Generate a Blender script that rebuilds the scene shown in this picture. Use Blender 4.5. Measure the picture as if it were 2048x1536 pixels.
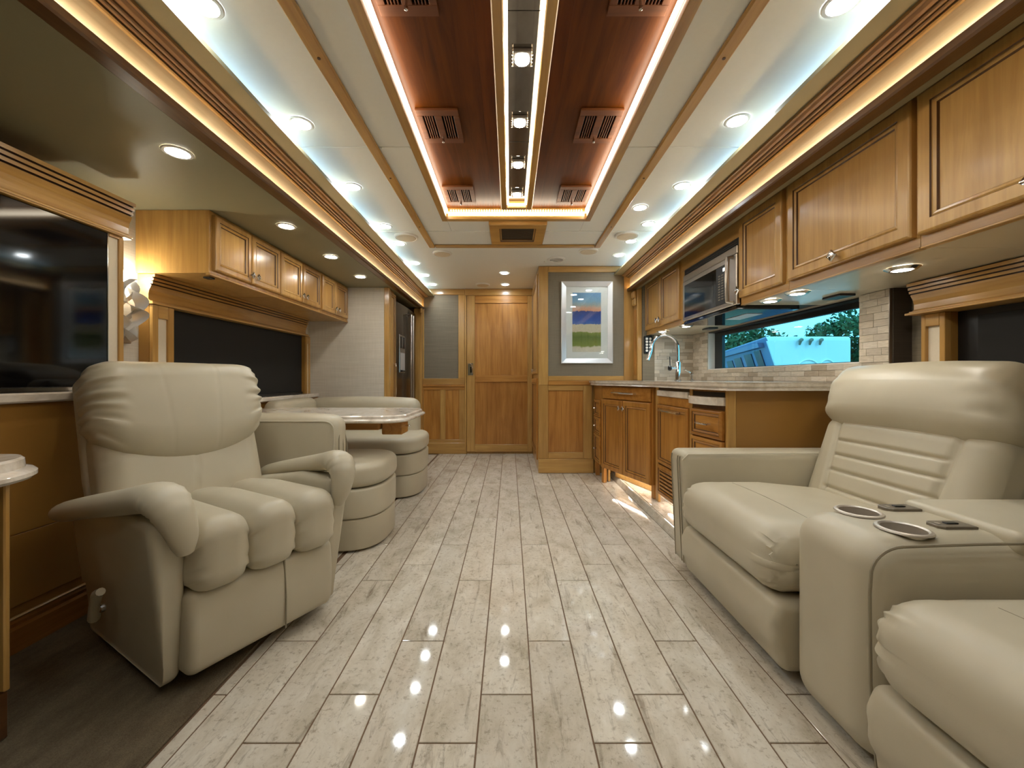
import bpy, math, random
import numpy as np
from mathutils import Vector, Matrix
random.seed(7); rng = np.random.default_rng(7)
for o in list(bpy.data.objects): bpy.data.objects.remove(o)
SC = bpy.context.scene; C = SC.collection

# ------------------------------------------------------------------ camera, world, exposure
cam_d = bpy.data.cameras.new('camera'); cam = bpy.data.objects.new('camera', cam_d); C.objects.link(cam)
cam.location = (0, 0, .97); cam.rotation_euler = (math.radians(90), 0, 0)
cam_d.sensor_width = 36; cam_d.sensor_fit = 'HORIZONTAL'; cam_d.lens = 800/2048*36
cam_d.shift_x = 4/2048; cam_d.shift_y = -11/2048; cam_d.clip_start = .02
SC.camera = cam
W = bpy.data.worlds.new('World'); SC.world = W; W.use_nodes = True
bg = W.node_tree.nodes['Background']; bg.inputs[0].default_value = (.62, .85, 1, 1); bg.inputs[1].default_value = .8
SC.view_settings.view_transform = 'Standard'; SC.view_settings.look = 'None'
SC.view_settings.gamma = 1; SC.view_settings.use_curve_mapping = False
SC.view_settings.exposure = 1.52
E_DOWN, E_SLIDE, E_COVE, E_FACE, E_TRAY = 46, 33, 4.2, 17, 5      # lamp strengths
sun_d = bpy.data.lights.new('sun', 'SUN'); sun_d.energy = .3; sun_d.angle = .3
sun = bpy.data.objects.new('sun', sun_d); C.objects.link(sun); sun.rotation_euler = (math.radians(50), 0, math.radians(20))

# ------------------------------------------------------------------ materials
MATS = {}
def nodes(name):
    m = bpy.data.materials.new(name); m.use_nodes = True; MATS[name] = m
    nt = m.node_tree; return m, nt, nt.nodes['Principled BSDF']
def lin(c):
    return tuple(((v/255)/12.92 if v/255 <= .04045 else ((v/255+.055)/1.055)**2.4) for v in c) + (1,)
def nd(nt, t, **kw):
    n = nt.nodes.new(t)
    for k, v in kw.items(): setattr(n, k, v)
    return n
def vec(nt, scale, rnd=True):
    tc = nd(nt, 'ShaderNodeTexCoord'); mp = nd(nt, 'ShaderNodeMapping'); mp.inputs['Scale'].default_value = scale
    if rnd:
        oi = nd(nt, 'ShaderNodeObjectInfo'); mu = nd(nt, 'ShaderNodeVectorMath', operation='ADD')
        sc = nd(nt, 'ShaderNodeMath', operation='MULTIPLY'); sc.inputs[1].default_value = 37
        nt.links.new(oi.outputs['Random'], sc.inputs[0]); nt.links.new(tc.outputs['Object'], mu.inputs[0]); nt.links.new(sc.outputs[0], mu.inputs[1])
        nt.links.new(mu.outputs[0], mp.inputs[0])
    else: nt.links.new(tc.outputs['Object'], mp.inputs[0])
    return mp.outputs[0]
def noise(nt, v, scale, detail=4, rough=.55, dist=0):
    n = nd(nt, 'ShaderNodeTexNoise'); n.inputs['Scale'].default_value = scale; n.inputs['Detail'].default_value = detail
    n.inputs['Roughness'].default_value = rough; n.inputs['Distortion'].default_value = dist
    nt.links.new(v, n.inputs['Vector']); return n.outputs[0]
def ramp(nt, fac, stops, const=False):
    r = nd(nt, 'ShaderNodeValToRGB'); e = r.color_ramp.elements
    while len(e) > 1: e.remove(e[-1])
    e[0].position, e[0].color = stops[0]
    for p, c in stops[1:]:
        x = e.new(p); x.color = c
    if const: r.color_ramp.interpolation = 'CONSTANT'
    nt.links.new(fac, r.inputs[0]); return r.outputs[0]
def mix(nt, fac, a, b, mode='MIX'):
    m = nd(nt, 'ShaderNodeMix', data_type='RGBA', blend_type=mode)
    for s, v in ((0, fac), (6, a), (7, b)):
        if isinstance(v, (float, int, tuple)): m.inputs[s].default_value = v
        else: nt.links.new(v, m.inputs[s])
    return m.outputs[2]
def bump(nt, p, h, strength, dist=.002):
    b = nd(nt, 'ShaderNodeBump'); b.inputs['Strength'].default_value = strength; b.inputs['Distance'].default_value = dist
    nt.links.new(h, b.inputs['Height']); nt.links.new(b.outputs[0], p.inputs['Normal'])
def plain(name, c, rough=.5, metal=0, spec=.5, coat=0, nz=None):
    m, nt, p = nodes(name); p.inputs['Base Color'].default_value = lin(c); p.inputs['Roughness'].default_value = rough
    p.inputs['Metallic'].default_value = metal; p.inputs['Specular IOR Level'].default_value = spec; p.inputs['Coat Weight'].default_value = coat
    if nz:
        v = vec(nt, (1, 1, 1)); n = noise(nt, v, nz[0], 3)
        k = 1-nz[1]; nt.links.new(mix(nt, n, lin(c), tuple(x*k for x in lin(c)[:3])+(1,)), p.inputs['Base Color'])
        bump(nt, p, n, nz[2])
    return m
def wood(name, c1, c2, axis, rough=.32, coat=.15):
    m, nt, p = nodes(name); s = [14, 14, 14]; s['xyz'.index(axis)] = 1.1
    v = vec(nt, tuple(s)); a = noise(nt, v, 1.6, 6, .6, .6); s2 = [90, 90, 90]; s2['xyz'.index(axis)] = 3
    v2 = vec(nt, tuple(s2)); b = noise(nt, v2, 1, 3); s3 = [2.5, 2.5, 2.5]; v3 = vec(nt, tuple(s3)); c = noise(nt, v3, 1.2, 2)
    col = ramp(nt, a, [(.3, lin(c2)), (.62, lin(c1))])
    col = mix(nt, .13, col, ramp(nt, b, [(.35, (.35, .25, .15, 1)), (.65, (1, 1, 1, 1))]), 'MULTIPLY')
    oi = nd(nt, 'ShaderNodeObjectInfo'); tint = ramp(nt, oi.outputs['Random'], [(0, (.80, .75, .70, 1)), (1, (1.0, 1.0, 1.0, 1))])
    col = mix(nt, 1.0, col, tint, 'MULTIPLY')
    col = mix(nt, .35, col, ramp(nt, c, [(.35, (.72, .66, .6, 1)), (.65, (1, 1, 1, 1))]), 'MULTIPLY')
    nt.links.new(col, p.inputs['Base Color']); p.inputs['Roughness'].default_value = rough; p.inputs['Specular IOR Level'].default_value = .2 if name.startswith('panel') else .5
    p.inputs['Coat Weight'].default_value = coat; p.inputs['Coat Roughness'].default_value = .15
    bump(nt, p, b, .02 if name.startswith('panel') else .06, .001); return m
def emis(name, c, s):
    m, nt, p = nodes(name); p.inputs['Base Color'].default_value = (0, 0, 0, 1)
    p.inputs['Emission Color'].default_value = tuple(c)+(1,); p.inputs['Emission Strength'].default_value = s; return m
for ax in 'xyz':
    wood('maple_'+ax, (210, 168, 98), (184, 140, 74), ax, .28, .25)            # light honey maple: upper fronts, frames, fascia
    wood('cherry_'+ax, (202, 146, 72), (168, 110, 44), ax, .3, .2)            # warmer base cabinets, door boards
    wood('panel_'+ax, (112, 60, 14), (80, 38, 5), ax, .36, 0)      # dark glossy ceiling veneer
    wood('crown_'+ax, (170, 132, 82), (142, 106, 62), ax)
    wood('register_'+ax, (128, 72, 28), (98, 50, 16), ax, .5, 0)
    wood('walnut_'+ax, (128, 92, 50), (100, 68, 34), ax)
    wood('face_'+ax, (236, 212, 170), (220, 190, 144), ax, .5, 0)      # pale fascia boards
    wood('glaze_'+ax, (104, 70, 38), (80, 50, 26), ax, .4)           # dark glaze lines in the mouldings
plain('tan_panel', (162, 118, 56), .35, nz=(6, .12, .02))
plain('vinyl', (238, 240, 236), .55, nz=(60, .04, .03))              # ceiling vinyl
plain('vinyl_slide', (142, 135, 106), .5, nz=(60, .05, .03))
plain('grout', (112, 88, 66), .8)
plain('black', (10, 10, 11), .35); plain('black_gloss', (7, 7, 9), .06); plain('shade_black', (22, 20, 17), .85)
plain('slot', (6, 5, 5), 1, 0, 0); plain('cup_steel', (206, 198, 186), .42, .75); plain('chrome', (225, 225, 228), .08, 1); plain('nickel', (200, 194, 184), .22, 1)
plain('steel', (176, 168, 158), .28, 1); plain('dark_steel', (92, 80, 68), .24, .9)
plain('silver', (216, 218, 220), .34, .55); plain('white', (238, 236, 230), .45); plain('mat_board', (226, 228, 224), .35)
plain('laminate', (206, 196, 174), .14); plain('cream', (222, 210, 188), .7, nz=(80, .08, .05)); plain('rubber', (26, 24, 22), .7); plain('grey_plate', (112, 102, 86), .4)
plain('mirror', (110, 104, 96), .05, .9); plain('filter', (84, 72, 56), .6); plain('brass', (196, 158, 104), .25, 1)
def leather():
    m, nt, p = nodes('leather'); v = vec(nt, (1, 1, 1)); a = noise(nt, v, 3, 3); b = noise(nt, v, 420, 2)
    nt.links.new(ramp(nt, a, [(.3, lin((184, 174, 150))), (.7, lin((194, 185, 162)))]), p.inputs['Base Color'])
    p.inputs['Roughness'].default_value = .4; bump(nt, p, b, .12, .0008)
leather(); plain('seam', (138, 128, 106), .6); plain('piping', (200, 192, 170), .45)
def tile_floor():
    m, nt, p = nodes('tile'); v = vec(nt, (1, .16, 1)); v1 = vec(nt, (1, .55, 1)); vf = vec(nt, (1, 1, 1))
    a = noise(nt, v1, 9, 8, .7, .5); b = noise(nt, v, 30, 6, .7, .8); c = noise(nt, vf, 60, 6, .75)
    col = ramp(nt, a, [(.28, lin((182, 172, 152))), (.5, lin((214, 206, 190))), (.72, lin((230, 225, 213)))])
    st = ramp(nt, b, [(.30, lin((128, 110, 88))), (.44, (1, 1, 1, 1))]); col = mix(nt, .55, col, st, 'MULTIPLY')
    sp = ramp(nt, c, [(.34, lin((150, 134, 112))), (.46, (1, 1, 1, 1))]); col = mix(nt, .5, col, sp, 'MULTIPLY')
    oi = nd(nt, 'ShaderNodeObjectInfo'); col = mix(nt, 1.0, col, ramp(nt, oi.outputs['Random'], [(0, (.88, .87, .86, 1)), (1, (1, 1, 1, 1))]), 'MULTIPLY')
    nt.links.new(col, p.inputs['Base Color']); p.inputs['Roughness'].default_value = .05; p.inputs['Specular IOR Level'].default_value = .42
tile_floor()
def marble(name, c1, c2, c3):
    m, nt, p = nodes(name); v = vec(nt, (1, .5, 1)); a = noise(nt, v, 5, 8, .7, 1.5); b = noise(nt, v, 40, 4)
    col = ramp(nt, a, [(.3, lin(c3)), (.45, lin(c2)), (.6, lin(c1))]); col = mix(nt, .3, col, ramp(nt, b, [(.3, lin(c2)), (.7, (1, 1, 1, 1))]), 'MULTIPLY')
    nt.links.new(col, p.inputs['Base Color']); p.inputs['Roughness'].default_value = .12
marble('marble', (234, 226, 214), (216, 206, 192), (184, 171, 156))
def linen(name, c1, c2, along='x', bs=.25):
    m, nt, p = nodes(name); s = (1.5, 1.5, 160); v = vec(nt, s); a = noise(nt, v, 2, 5, .7); v2 = vec(nt, (60, 60, 4)); b = noise(nt, v2, 2, 3)
    col = ramp(nt, a, [(.3, lin(c2)), (.7, lin(c1))]); col = mix(nt, .18, col, ramp(nt, b, [(.3, (.6, .6, .6, 1)), (.7, (1, 1, 1, 1))]), 'MULTIPLY')
    nt.links.new(col, p.inputs['Base Color']); p.inputs['Roughness'].default_value = .75; bump(nt, p, a, bs, .002)
linen('linen', (230, 224, 212), (204, 196, 182)); linen('grey_weave', (138, 128, 108), (112, 102, 84)); linen('shaded_weave', (74, 64, 52), (58, 50, 40))
def carpet():
    m, nt, p = nodes('carpet'); v = vec(nt, (1, .35, 1)); a = noise(nt, v, 16, 5, .7); v2 = vec(nt, (1, 1, 1)); b = noise(nt, v2, 260, 3, .8)
    col = ramp(nt, a, [(.3, lin((108, 94, 72))), (.7, lin((140, 126, 100)))]); col = mix(nt, .6, col, ramp(nt, b, [(.35, (.45, .42, .38, 1)), (.65, (1, 1, 1, 1))]), 'MULTIPLY')
    nt.links.new(col, p.inputs['Base Color']); p.inputs['Roughness'].default_value = .95; bump(nt, p, b, .9, .006)
carpet()
def mosaic():
    m, nt, p = nodes('mosaic'); v = vec(nt, (1, 26, 260)); a = noise(nt, v, 1, 3); oi = nd(nt, 'ShaderNodeObjectInfo')
    base = ramp(nt, oi.outputs['Random'], [(0, lin((208, 196, 176))), (.35, lin((222, 213, 198))), (.7, lin((196, 183, 163))), (1, lin((230, 223, 210)))])
    wv = nd(nt, 'ShaderNodeTexWave'); wv.inputs['Scale'].default_value = 1.0; vv = vec(nt, (0, 90, 90)); nt.links.new(vv, wv.inputs['Vector'])
    gt = nd(nt, 'ShaderNodeMath', operation='GREATER_THAN'); gt.inputs[1].default_value = .62; nt.links.new(oi.outputs['Random'], gt.inputs[0])
    col = mix(nt, .4, base, ramp(nt, a, [(.35, lin((170, 156, 138))), (.65, (1, 1, 1, 1))]), 'MULTIPLY')
    f = nd(nt, 'ShaderNodeMath', operation='MULTIPLY'); f.inputs[1].default_value = .35; nt.links.new(gt.outputs[0], f.inputs[0])
    col = mix(nt, f.outputs[0], col, ramp(nt, wv.outputs[0], [(.35, lin((170, 158, 140))), (.6, (1, 1, 1, 1))]), 'MULTIPLY')
    nt.links.new(col, p.inputs['Base Color']); p.inputs['Roughness'].default_value = .3
mosaic(); plain('grout_light', (176, 164, 146), .8)
emis('lamp_ceiling', (.90, .97, 1), E_DOWN); emis('lamp_slide', (1, .95, .85), E_SLIDE); emis('led_cool', (.50, .75, 1), E_COVE)
emis('led_warm', (1, .93, .80), E_FACE); emis('led_tray', (1, .87, .66), E_TRAY); emis('led_toe', (1, .95, .86), 5.5); emis('lamp_sconce', (1, .98, .82), 75)
emis('lcd', (.75, .95, 1), 1.2); emis('lamp_mirror', (1, .97, .88), 30)
def glass(name, tint, gl):
    m = bpy.data.materials.new(name); m.use_nodes = True; nt = m.node_tree; nt.nodes.remove(nt.nodes['Principled BSDF']); MATS[name] = m
    t = nd(nt, 'ShaderNodeBsdfTransparent'); t.inputs[0].default_value = tint; g = nd(nt, 'ShaderNodeBsdfGlossy'); g.inputs['Roughness'].default_value = .02
    fr = nd(nt, 'ShaderNodeLayerWeight'); pw = nd(nt, 'ShaderNodeMath', operation='POWER'); pw.inputs[1].default_value = 4; sc = nd(nt, 'ShaderNodeMath', operation='MULTIPLY_ADD'); sc.inputs[1].default_value = .5; sc.inputs[2].default_value = gl
    nt.links.new(fr.outputs['Facing'], pw.inputs[0]); nt.links.new(pw.outputs[0], sc.inputs[0]); mx = nd(nt, 'ShaderNodeMixShader')
    nt.links.new(sc.outputs[0], mx.inputs[0]); nt.links.new(t.outputs[0], mx.inputs[1]); nt.links.new(g.outputs[0], mx.inputs[2])
    nt.links.new(mx.outputs[0], nt.nodes['Material Output'].inputs[0])
glass('window_glass', (.50, .90, 1, 1), .02); glass('clear_glass', (.97, .98, .98, 1), .045)

# ------------------------------------------------------------------ geometry helpers
class G:
    def __init__(s): s.v = []; s.f = []; s.m = []
    def add(s, vs, fs, m=0):
        k = len(s.v); s.v += [tuple(map(float, p)) for p in vs]
        for f in fs: s.f.append(tuple(i+k for i in f)); s.m.append(m)
        return s
    def obox(s, F, a0, a1, b0, b1, c0, c1, ch=0.0, m=0):
        lo = (min(a0, a1), min(b0, b1), min(c0, c1)); hi = (max(a0, a1), max(b0, b1), max(c0, c1)); ch = min(ch, .49*min(h-l for l, h in zip(lo, hi)))
        if ch <= 0:
            P = [(x, y, z) for z in (lo[2], hi[2]) for y in (lo[1], hi[1]) for x in (lo[0], hi[0])]
            fs = [(0, 2, 3, 1), (4, 5, 7, 6), (0, 1, 5, 4), (2, 6, 7, 3), (0, 4, 6, 2), (1, 3, 7, 5)]
        else:
            P = []; idx = {}
            for sz in (0, 1):
                for sy in (0, 1):
                    for sx in (0, 1):
                        b = [(lo, hi)[q][i] for i, q in enumerate((sx, sy, sz))]; d = [ch*(1 if q == 0 else -1) for q in (sx, sy, sz)]
                        for ax in range(3):
                            p = [b[i] if i == ax else b[i]+d[i] for i in range(3)]; idx[(sx, sy, sz, ax)] = len(P); P.append(tuple(p))
            fs = []
            for ax in range(3):
                o1, o2 = [(1, 2), (2, 0), (0, 1)][ax]
                for sd in (0, 1):
                    q = []
                    for a, b in ((0, 0), (1, 0), (1, 1), (0, 1)):
                        c = [0, 0, 0]; c[ax] = sd; c[o1] = a; c[o2] = b; q.append(idx[(*c, ax)])
                    fs.append(tuple(q) if sd else tuple(q[::-1]))
                for a in (0, 1):
                    for b in (0, 1):
                        c0_ = [0, 0, 0]; c0_[o1] = a; c0_[o2] = b; c1_ = list(c0_); c1_[ax] = 1
                        q = (idx[(*c0_, o1)], idx[(*c1_, o1)], idx[(*c1_, o2)], idx[(*c0_, o2)]); fs.append(q if (a ^ b) else q[::-1])
            for sx in (0, 1):
                for sy in (0, 1):
                    for sz in (0, 1):
                        t = tuple(idx[(sx, sy, sz, a)] for a in range(3)); fs.append(t if (sx+sy+sz) % 2 else t[::-1])
        flip = F.flip
        return s.add([F(*p) for p in P], [f[::-1] for f in fs] if flip else fs, m)
    def box(s, x0, x1, y0, y1, z0, z1, ch=0.0, m=0): return s.obox(WF, x0, x1, y0, y1, z0, z1, ch, m)
    def loops(s, L, closed=True, cap0=False, cap1=False, ms=None):
        n = len(L[0]); vs = [p for l in L for p in l]; fs = []; mm = []
        for i in range(len(L)-1):
            for j in range(n if closed else n-1):
                fs.append((i*n+j, i*n+(j+1) % n, (i+1)*n+(j+1) % n, (i+1)*n+j)); mm.append(ms[i] if ms else 0)
        if cap0: fs.append(tuple(range(n))[::-1]); mm.append(ms[0] if ms else 0)
        if cap1: fs.append(tuple((len(L)-1)*n+j for j in range(n))); mm.append(ms[-1] if ms else 0)
        k = len(s.v); s.v += [tuple(map(float, p)) for p in vs]; s.f += [tuple(i+k for i in f) for f in fs]; s.m += mm; return s
    def tube(s, path, r, n=8, m=0, up=None):
        P = [Vector(p) for p in path]; L = []; rr = r if isinstance(r, (list, tuple)) else [r]*len(P); prev = None
        for i, p in enumerate(P):
            t = (P[min(i+1, len(P)-1)]-P[max(i-1, 0)]).normalized()
            if prev is None: a = t.cross(Vector((0, 0, 1)) if abs(t.z) < .9 else Vector((1, 0, 0))).normalized()
            else: a = (prev-t*prev.dot(t)).normalized()
            prev = a; b = t.cross(a)
            L.append([p+(a*math.cos(2*math.pi*j/n)+b*math.sin(2*math.pi*j/n))*rr[i] for j in range(n)])
        return s.loops(L, True, True, True, [m]*max(1, len(L)-1))
    def lathe(s, prof, c, F=None, n=20, m=0, cap0=True, cap1=True):
        F = F or WF; c = Vector(c); L = []
        for r, h in prof: L.append([c+F.u*(r*math.cos(2*math.pi*j/n))+F.v*(r*math.sin(2*math.pi*j/n))+F.n*h for j in range(n)])
        return s.loops(L, True, cap0, cap1, [m]*(len(L)-1))
    def prism(s, poly, z0, z1, m=0):
        return s.loops([[(x, y, z0) for x, y in poly], [(x, y, z1) for x, y in poly]], True, True, True, [m])
    def ext(s, prof, F, c0, c1, seg=()):      # profile (a,b) swept along F.n; segments in seg take material slot 1
        k = len(s.m); s.loops([[F(a, b, c0) for a, b in prof], [F(a, b, c1) for a, b in prof]], True, True, True, [0])
        for j in seg: s.m[k+j] = 1
        return s
class FR:
    def __init__(s, O, u, v, n): s.O, s.u, s.v, s.n = Vector(O), Vector(u).normalized(), Vector(v).normalized(), Vector(n).normalized(); s.flip = s.u.cross(s.v).dot(s.n) < 0
    def __call__(s, a, b, c): return s.O+s.u*a+s.v*b+s.n*c
    def at(s, a, b, c): return FR(s(a, b, c), s.u, s.v, s.n)
WF = FR((0, 0, 0), (1, 0, 0), (0, 1, 0), (0, 0, 1))
def front(p0, p1, z=0):            # vertical plane from p0 to p1 (plan), u along it, v up; n = right-hand side of travel
    d = Vector((p1[0]-p0[0], p1[1]-p0[1], 0)); u = d.normalized(); return FR((p0[0], p0[1], z), u, (0, 0, 1), u.cross(Vector((0, 0, 1)))), d.length
WL = {}
def obj(name, g, mat, parent=None, smooth=False, org=None):
    v = np.array(g.v); lo, hi = v.min(0), v.max(0)
    og = Vector(org) if org is not None else Vector(((lo[0]+hi[0])/2, (lo[1]+hi[1])/2, lo[2]))
    me = bpy.data.meshes.new(name); me.from_pydata([tuple(p) for p in v-np.array(og)], [], g.f)
    ml = mat if isinstance(mat, (list, tuple)) else [mat]
    for x in ml: me.materials.append(MATS[x])
    me.polygons.foreach_set('material_index', g.m)
    if smooth:
        me.polygons.foreach_set('use_smooth', [True]*len(me.polygons)); me.set_sharp_from_angle(angle=math.radians(smooth if smooth is not True else 40))
    me.update(); return inst(name, me, og, parent)
def inst(name, me, loc, parent=None):
    o = bpy.data.objects.new(name, me); C.objects.link(o); loc = Vector(loc); WL[o] = loc
    if parent: o.parent = parent; o.location = loc-WL[parent]
    else: o.location = loc
    return o
def tag(o, label, cat, group=None):
    o['label'] = label; o['category'] = cat
    if group: o['group'] = group
    return o
def thing(name, loc, label, cat, group=None):
    o = bpy.data.objects.new(name, None); C.objects.link(o); o.location = loc; WL[o] = Vector(loc); o.empty_display_size = .1
    return tag(o, label, cat, group)
def struct(o): o['kind'] = 'structure'; return o
def bx(name, x0, x1, y0, y1, z0, z1, mat, parent=None, ch=.002): return obj(name, G().box(x0, x1, y0, y1, z0, z1, ch), mat, parent)
def ob(name, F, a0, a1, b0, b1, c0, c1, mat, parent=None, ch=.002): return obj(name, G().obox(F, a0, a1, b0, b1, c0, c1, ch), mat, parent)
def rectloop(F, a0, a1, b0, b1, ins, h): return [F(a0+ins, b0+ins, h), F(a1-ins, b0+ins, h), F(a1-ins, b1-ins, h), F(a0+ins, b1-ins, h)]
def wax(F): return max('xyz', key=lambda k: abs(F.u['xyz'.index(k)]))
def door(F, a0, a1, b0, b1, parent, wd='maple', t=.022, rail=.055, name='door', pan=None, c0=0, grain='z'):
    """panel door: mitred moulded frame with glaze lines, recessed panel"""
    P = [(0, c0), (0, c0+t-.006), (.003, c0+t-.002), (.008, c0+t), (rail-.020, c0+t), (rail-.0175, c0+t-.0045), (rail-.012, c0+t-.0025), (rail-.004, c0+t-.006), (rail, c0+t-.014)]
    L = [rectloop(F, a0, a1, b0, b1, i, h) for i, h in P]; g = G().loops(L, True, True, False, [0, 0, 0, 0, 1, 0, 0, 1])
    if F.flip: g.f = [f[::-1] for f in g.f]
    d = obj(name, g, [wd+'_'+grain, 'glaze_z'], parent)
    ob('panel', F, a0+rail-.002, a1-rail+.002, b0+rail-.002, b1-rail+.002, c0+.001, c0+t-.0125, (pan or wd)+'_'+grain, d, .0015)
    return d
def knob(F, a, b, c, parent, r=.021):
    g = G().lathe([(.005, 0), (.0045, .012), (r*.8, .016), (r, .022), (r*.85, .028), (r*.35, .031)], F(a, b, c), F, 4 if r > .012 else 10)
    return obj('knob', g, 'chrome', parent, 30)
def pull(F, a0, a1, b, c, parent, mat='nickel', r=.006, vert=False):
    q = (lambda s, h: F(b, s, c+h)) if vert else (lambda s, h: F(s, b, c+h))
    n = 10; path = [q(a0, 0)]+[q(a0+(a1-a0)*i/n, .024+.006*math.sin(math.pi*i/n)) for i in range(n+1)]+[q(a1, 0)]
    return obj('handle', G().tube(path, r, 8), mat, parent, 40)
def soft(F, size, r, deform=None, k=5, m=8):
    """rounded box grid; deform works on an N x 3 local array"""
    h = [x/2 for x in size]; ax = []
    for q in h:
        rr = min(r, q*.98); t = np.linspace(0, math.pi/2, k+1)[:-1]; e = -q+rr*(1-np.cos(t))
        mid = np.linspace(-q+rr, q-rr, m+1); ax.append(np.concatenate([e, mid, -e[::-1]]))
    g = G(); vid = {}; P = []; fs = []
    def vi(i, j, l):
        if (i, j, l) not in vid: vid[(i, j, l)] = len(P); P.append((ax[0][i], ax[1][j], ax[2][l]))
        return vid[(i, j, l)]
    N = [len(a)-1 for a in ax]
    for A, B, D in ((0, 1, 2), (1, 2, 0), (2, 0, 1)):
        for side in (0, N[D]):
            for i in range(N[A]):
                for j in range(N[B]):
                    q = []
                    for di, dj in ((0, 0), (1, 0), (1, 1), (0, 1)):
                        c = [0, 0, 0]; c[A] = i+di; c[B] = j+dj; c[D] = side; q.append(vi(*c))
                    fs.append(tuple(q) if side else tuple(q[::-1]))
    P = np.array(P); hh = np.array(h); rv = np.minimum(r, hh*.98); inn = np.clip(P, -(hh-rv), hh-rv); d = (P-inn)/rv; ln = np.linalg.norm(d, axis=1, keepdims=True); ln[ln == 0] = 1
    P = inn+rv*d/ln
    if deform is not None: P = deform(P)
    M = np.array([F.u, F.v, F.n]); V = P@M+np.array(F.O)
    g.add(V, [f[::-1] for f in fs] if F.flip else fs); return g
ORD = ['first', 'second', 'third', 'fourth', 'fifth', 'sixth', 'seventh', 'eighth', 'ninth', 'tenth']

# ------------------------------------------------------------------ dimensions (metres)
ZC, ZL, ZR = 2.125, 1.87, 1.907       # main ceiling, left and right slide ceilings
YN, YF = -1.2, 5.17                   # behind the camera, far wall
XL, XLW = -2.0, -1.75                 # left slide outer wall, panel under the TV
XR = 1.80                             # kitchen back wall
CX = .045                             # centre line of the coach
SLF = .05                             # raised floor of the right slide

# ------------------------------------------------------------------ floor
floor = struct(bx('floor', -2.1, 2.0, YN, YF+.1, -.06, -.0025, 'grout', None, 0))
PW, PL, GR = .156, .858, .0022
pm = {}
def plank(x0, x1, y0, y1, zt=0.0, zb=-.012):
    key = (round(x1-x0, 3), round(y1-y0, 3))
    if key not in pm:
        g = G().box(-(x1-x0)/2, (x1-x0)/2, 0, y1-y0, 0, zt-zb, .0012); me = bpy.data.meshes.new('plank'); me.from_pydata(g.v, [], g.f); me.materials.append(MATS['tile']); pm[key] = me
    return inst('plank', pm[key], ((x0+x1)/2, y0, zb), floor)
for k in range(-5, 12):
    xa, xb = -.089+PW*k, -.089+PW*(k+1)
    ye = YF if k < 6 else 2.018
    y = {0: 1.229, 1: 1.479, 2: 1.065}[k % 3]-3*PL
    while y < ye:
        y0, y1 = max(y, YN), min(y+PL, ye)
        if y1-y0 > .03: plank(xa+GR, xb-GR, y0+GR, y1-GR)
        y += PL
y = 2.02
while y < 3.95:
    plank(.847+GR, .985, y+GR, min(y+PL, 3.95)-GR); y += PL
plank(.847+GR, .985, 3.95+GR, 4.11)
y = .37-PL
while y < YF:          # narrow cut strip along the left slide
    plank(-.908, -.869-GR, max(y, YN)+GR, min(y+PL, YF)-GR); y += PL
for k in range(5):     # tile inside the dinette slide
    xa = -.93-PW*(k+1)
    y = 1.9+(.3*k) % PL-PL
    while y < 5.1:
        y0, y1 = max(y, 1.95), min(y+PL, 5.1)
        if y1-y0 > .05: plank(xa+GR, xa+PW-GR, y0+GR, y1-GR)
        y += PL
cp = struct(bx('carpet', -2.0, -.915, YN, 1.945, -.0025, .008, 'carpet', None, .003))
# raised slide floor on the right with its bevelled edge
sf = struct(bx('slide_floor', 1.012, 1.92, 2.02, 3.95, -.0025, SLF-.010, 'grout', None, 0))
F_ = FR((0, 0, 0), (1, 0, 0), (0, 0, 1), (0, 1, 0))
struct(obj('trim_floor_edge', G().ext([(.987, 0), (1.02, 0), (1.02, SLF-.001), (1.012, SLF), (1.004, SLF-.004), (.990, .012)], F_, 2.02, 3.95), 'tile'))
for k in range(5):
    xa = 1.022+PW*k; y = 1.0+[.25, .6, .05, .4, .7][k]-PL*2
    while y < 3.95:
        y0, y1 = max(y, 2.022), min(y+PL, 3.95)
        if y1-y0 > .05:
            o = plank(xa+GR, xa+PW-GR, y0+GR, y1-GR); o.location.z += SLF; o.parent = sf; o.location = Vector(((xa+xa+PW)/2, y0+GR, SLF-.012))-WL[sf]
        y += PL

# ------------------------------------------------------------------ ceiling with its lit tray
ceiling = struct(obj('ceiling', G().box(-1.3, 1.45, YN, YF+.1, ZC+.085, ZC+.12), 'vinyl'))
TX0, TX1, TY1 = CX-.498, CX+.498, 2.872            # tray opening
seams = [YN, 2.0, 3.14, YF+.02]
for i in range(3):
    y0, y1 = seams[i]+.004, seams[i+1]-.004
    if y0 < TY1:
        ye = min(y1, TY1)
        bx('ceiling_panel', -1.16, TX0-.005, y0, y1, ZC, ZC+.02, 'vinyl', ceiling); bx('ceiling_panel', TX1+.005, 1.30, y0, y1, ZC, ZC+.02, 'vinyl', ceiling)
        if y1 > TY1+.02: bx('ceiling_panel', TX0-.004, TX1+.004, TY1+.006, y1, ZC, ZC+.02, 'vinyl', ceiling)
    else: bx('ceiling_panel', -1.16, 1.30, y0, y1, ZC, ZC+.02, 'vinyl', ceiling)
for s in seams[1:3]:
    for a, b in (((-1.02, -.68), (-.64, TX0-.045), (TX1+.045, .73), (.78, 1.11)) if s < TY1 else ((-1.02, -.68), (-.64, -.16), (.28, .73), (.78, 1.11))):
        bx('ceiling_batten', a, b, s-.008, s+.008, ZC-.005, ZC+.004, 'vinyl', ceiling)
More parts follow.
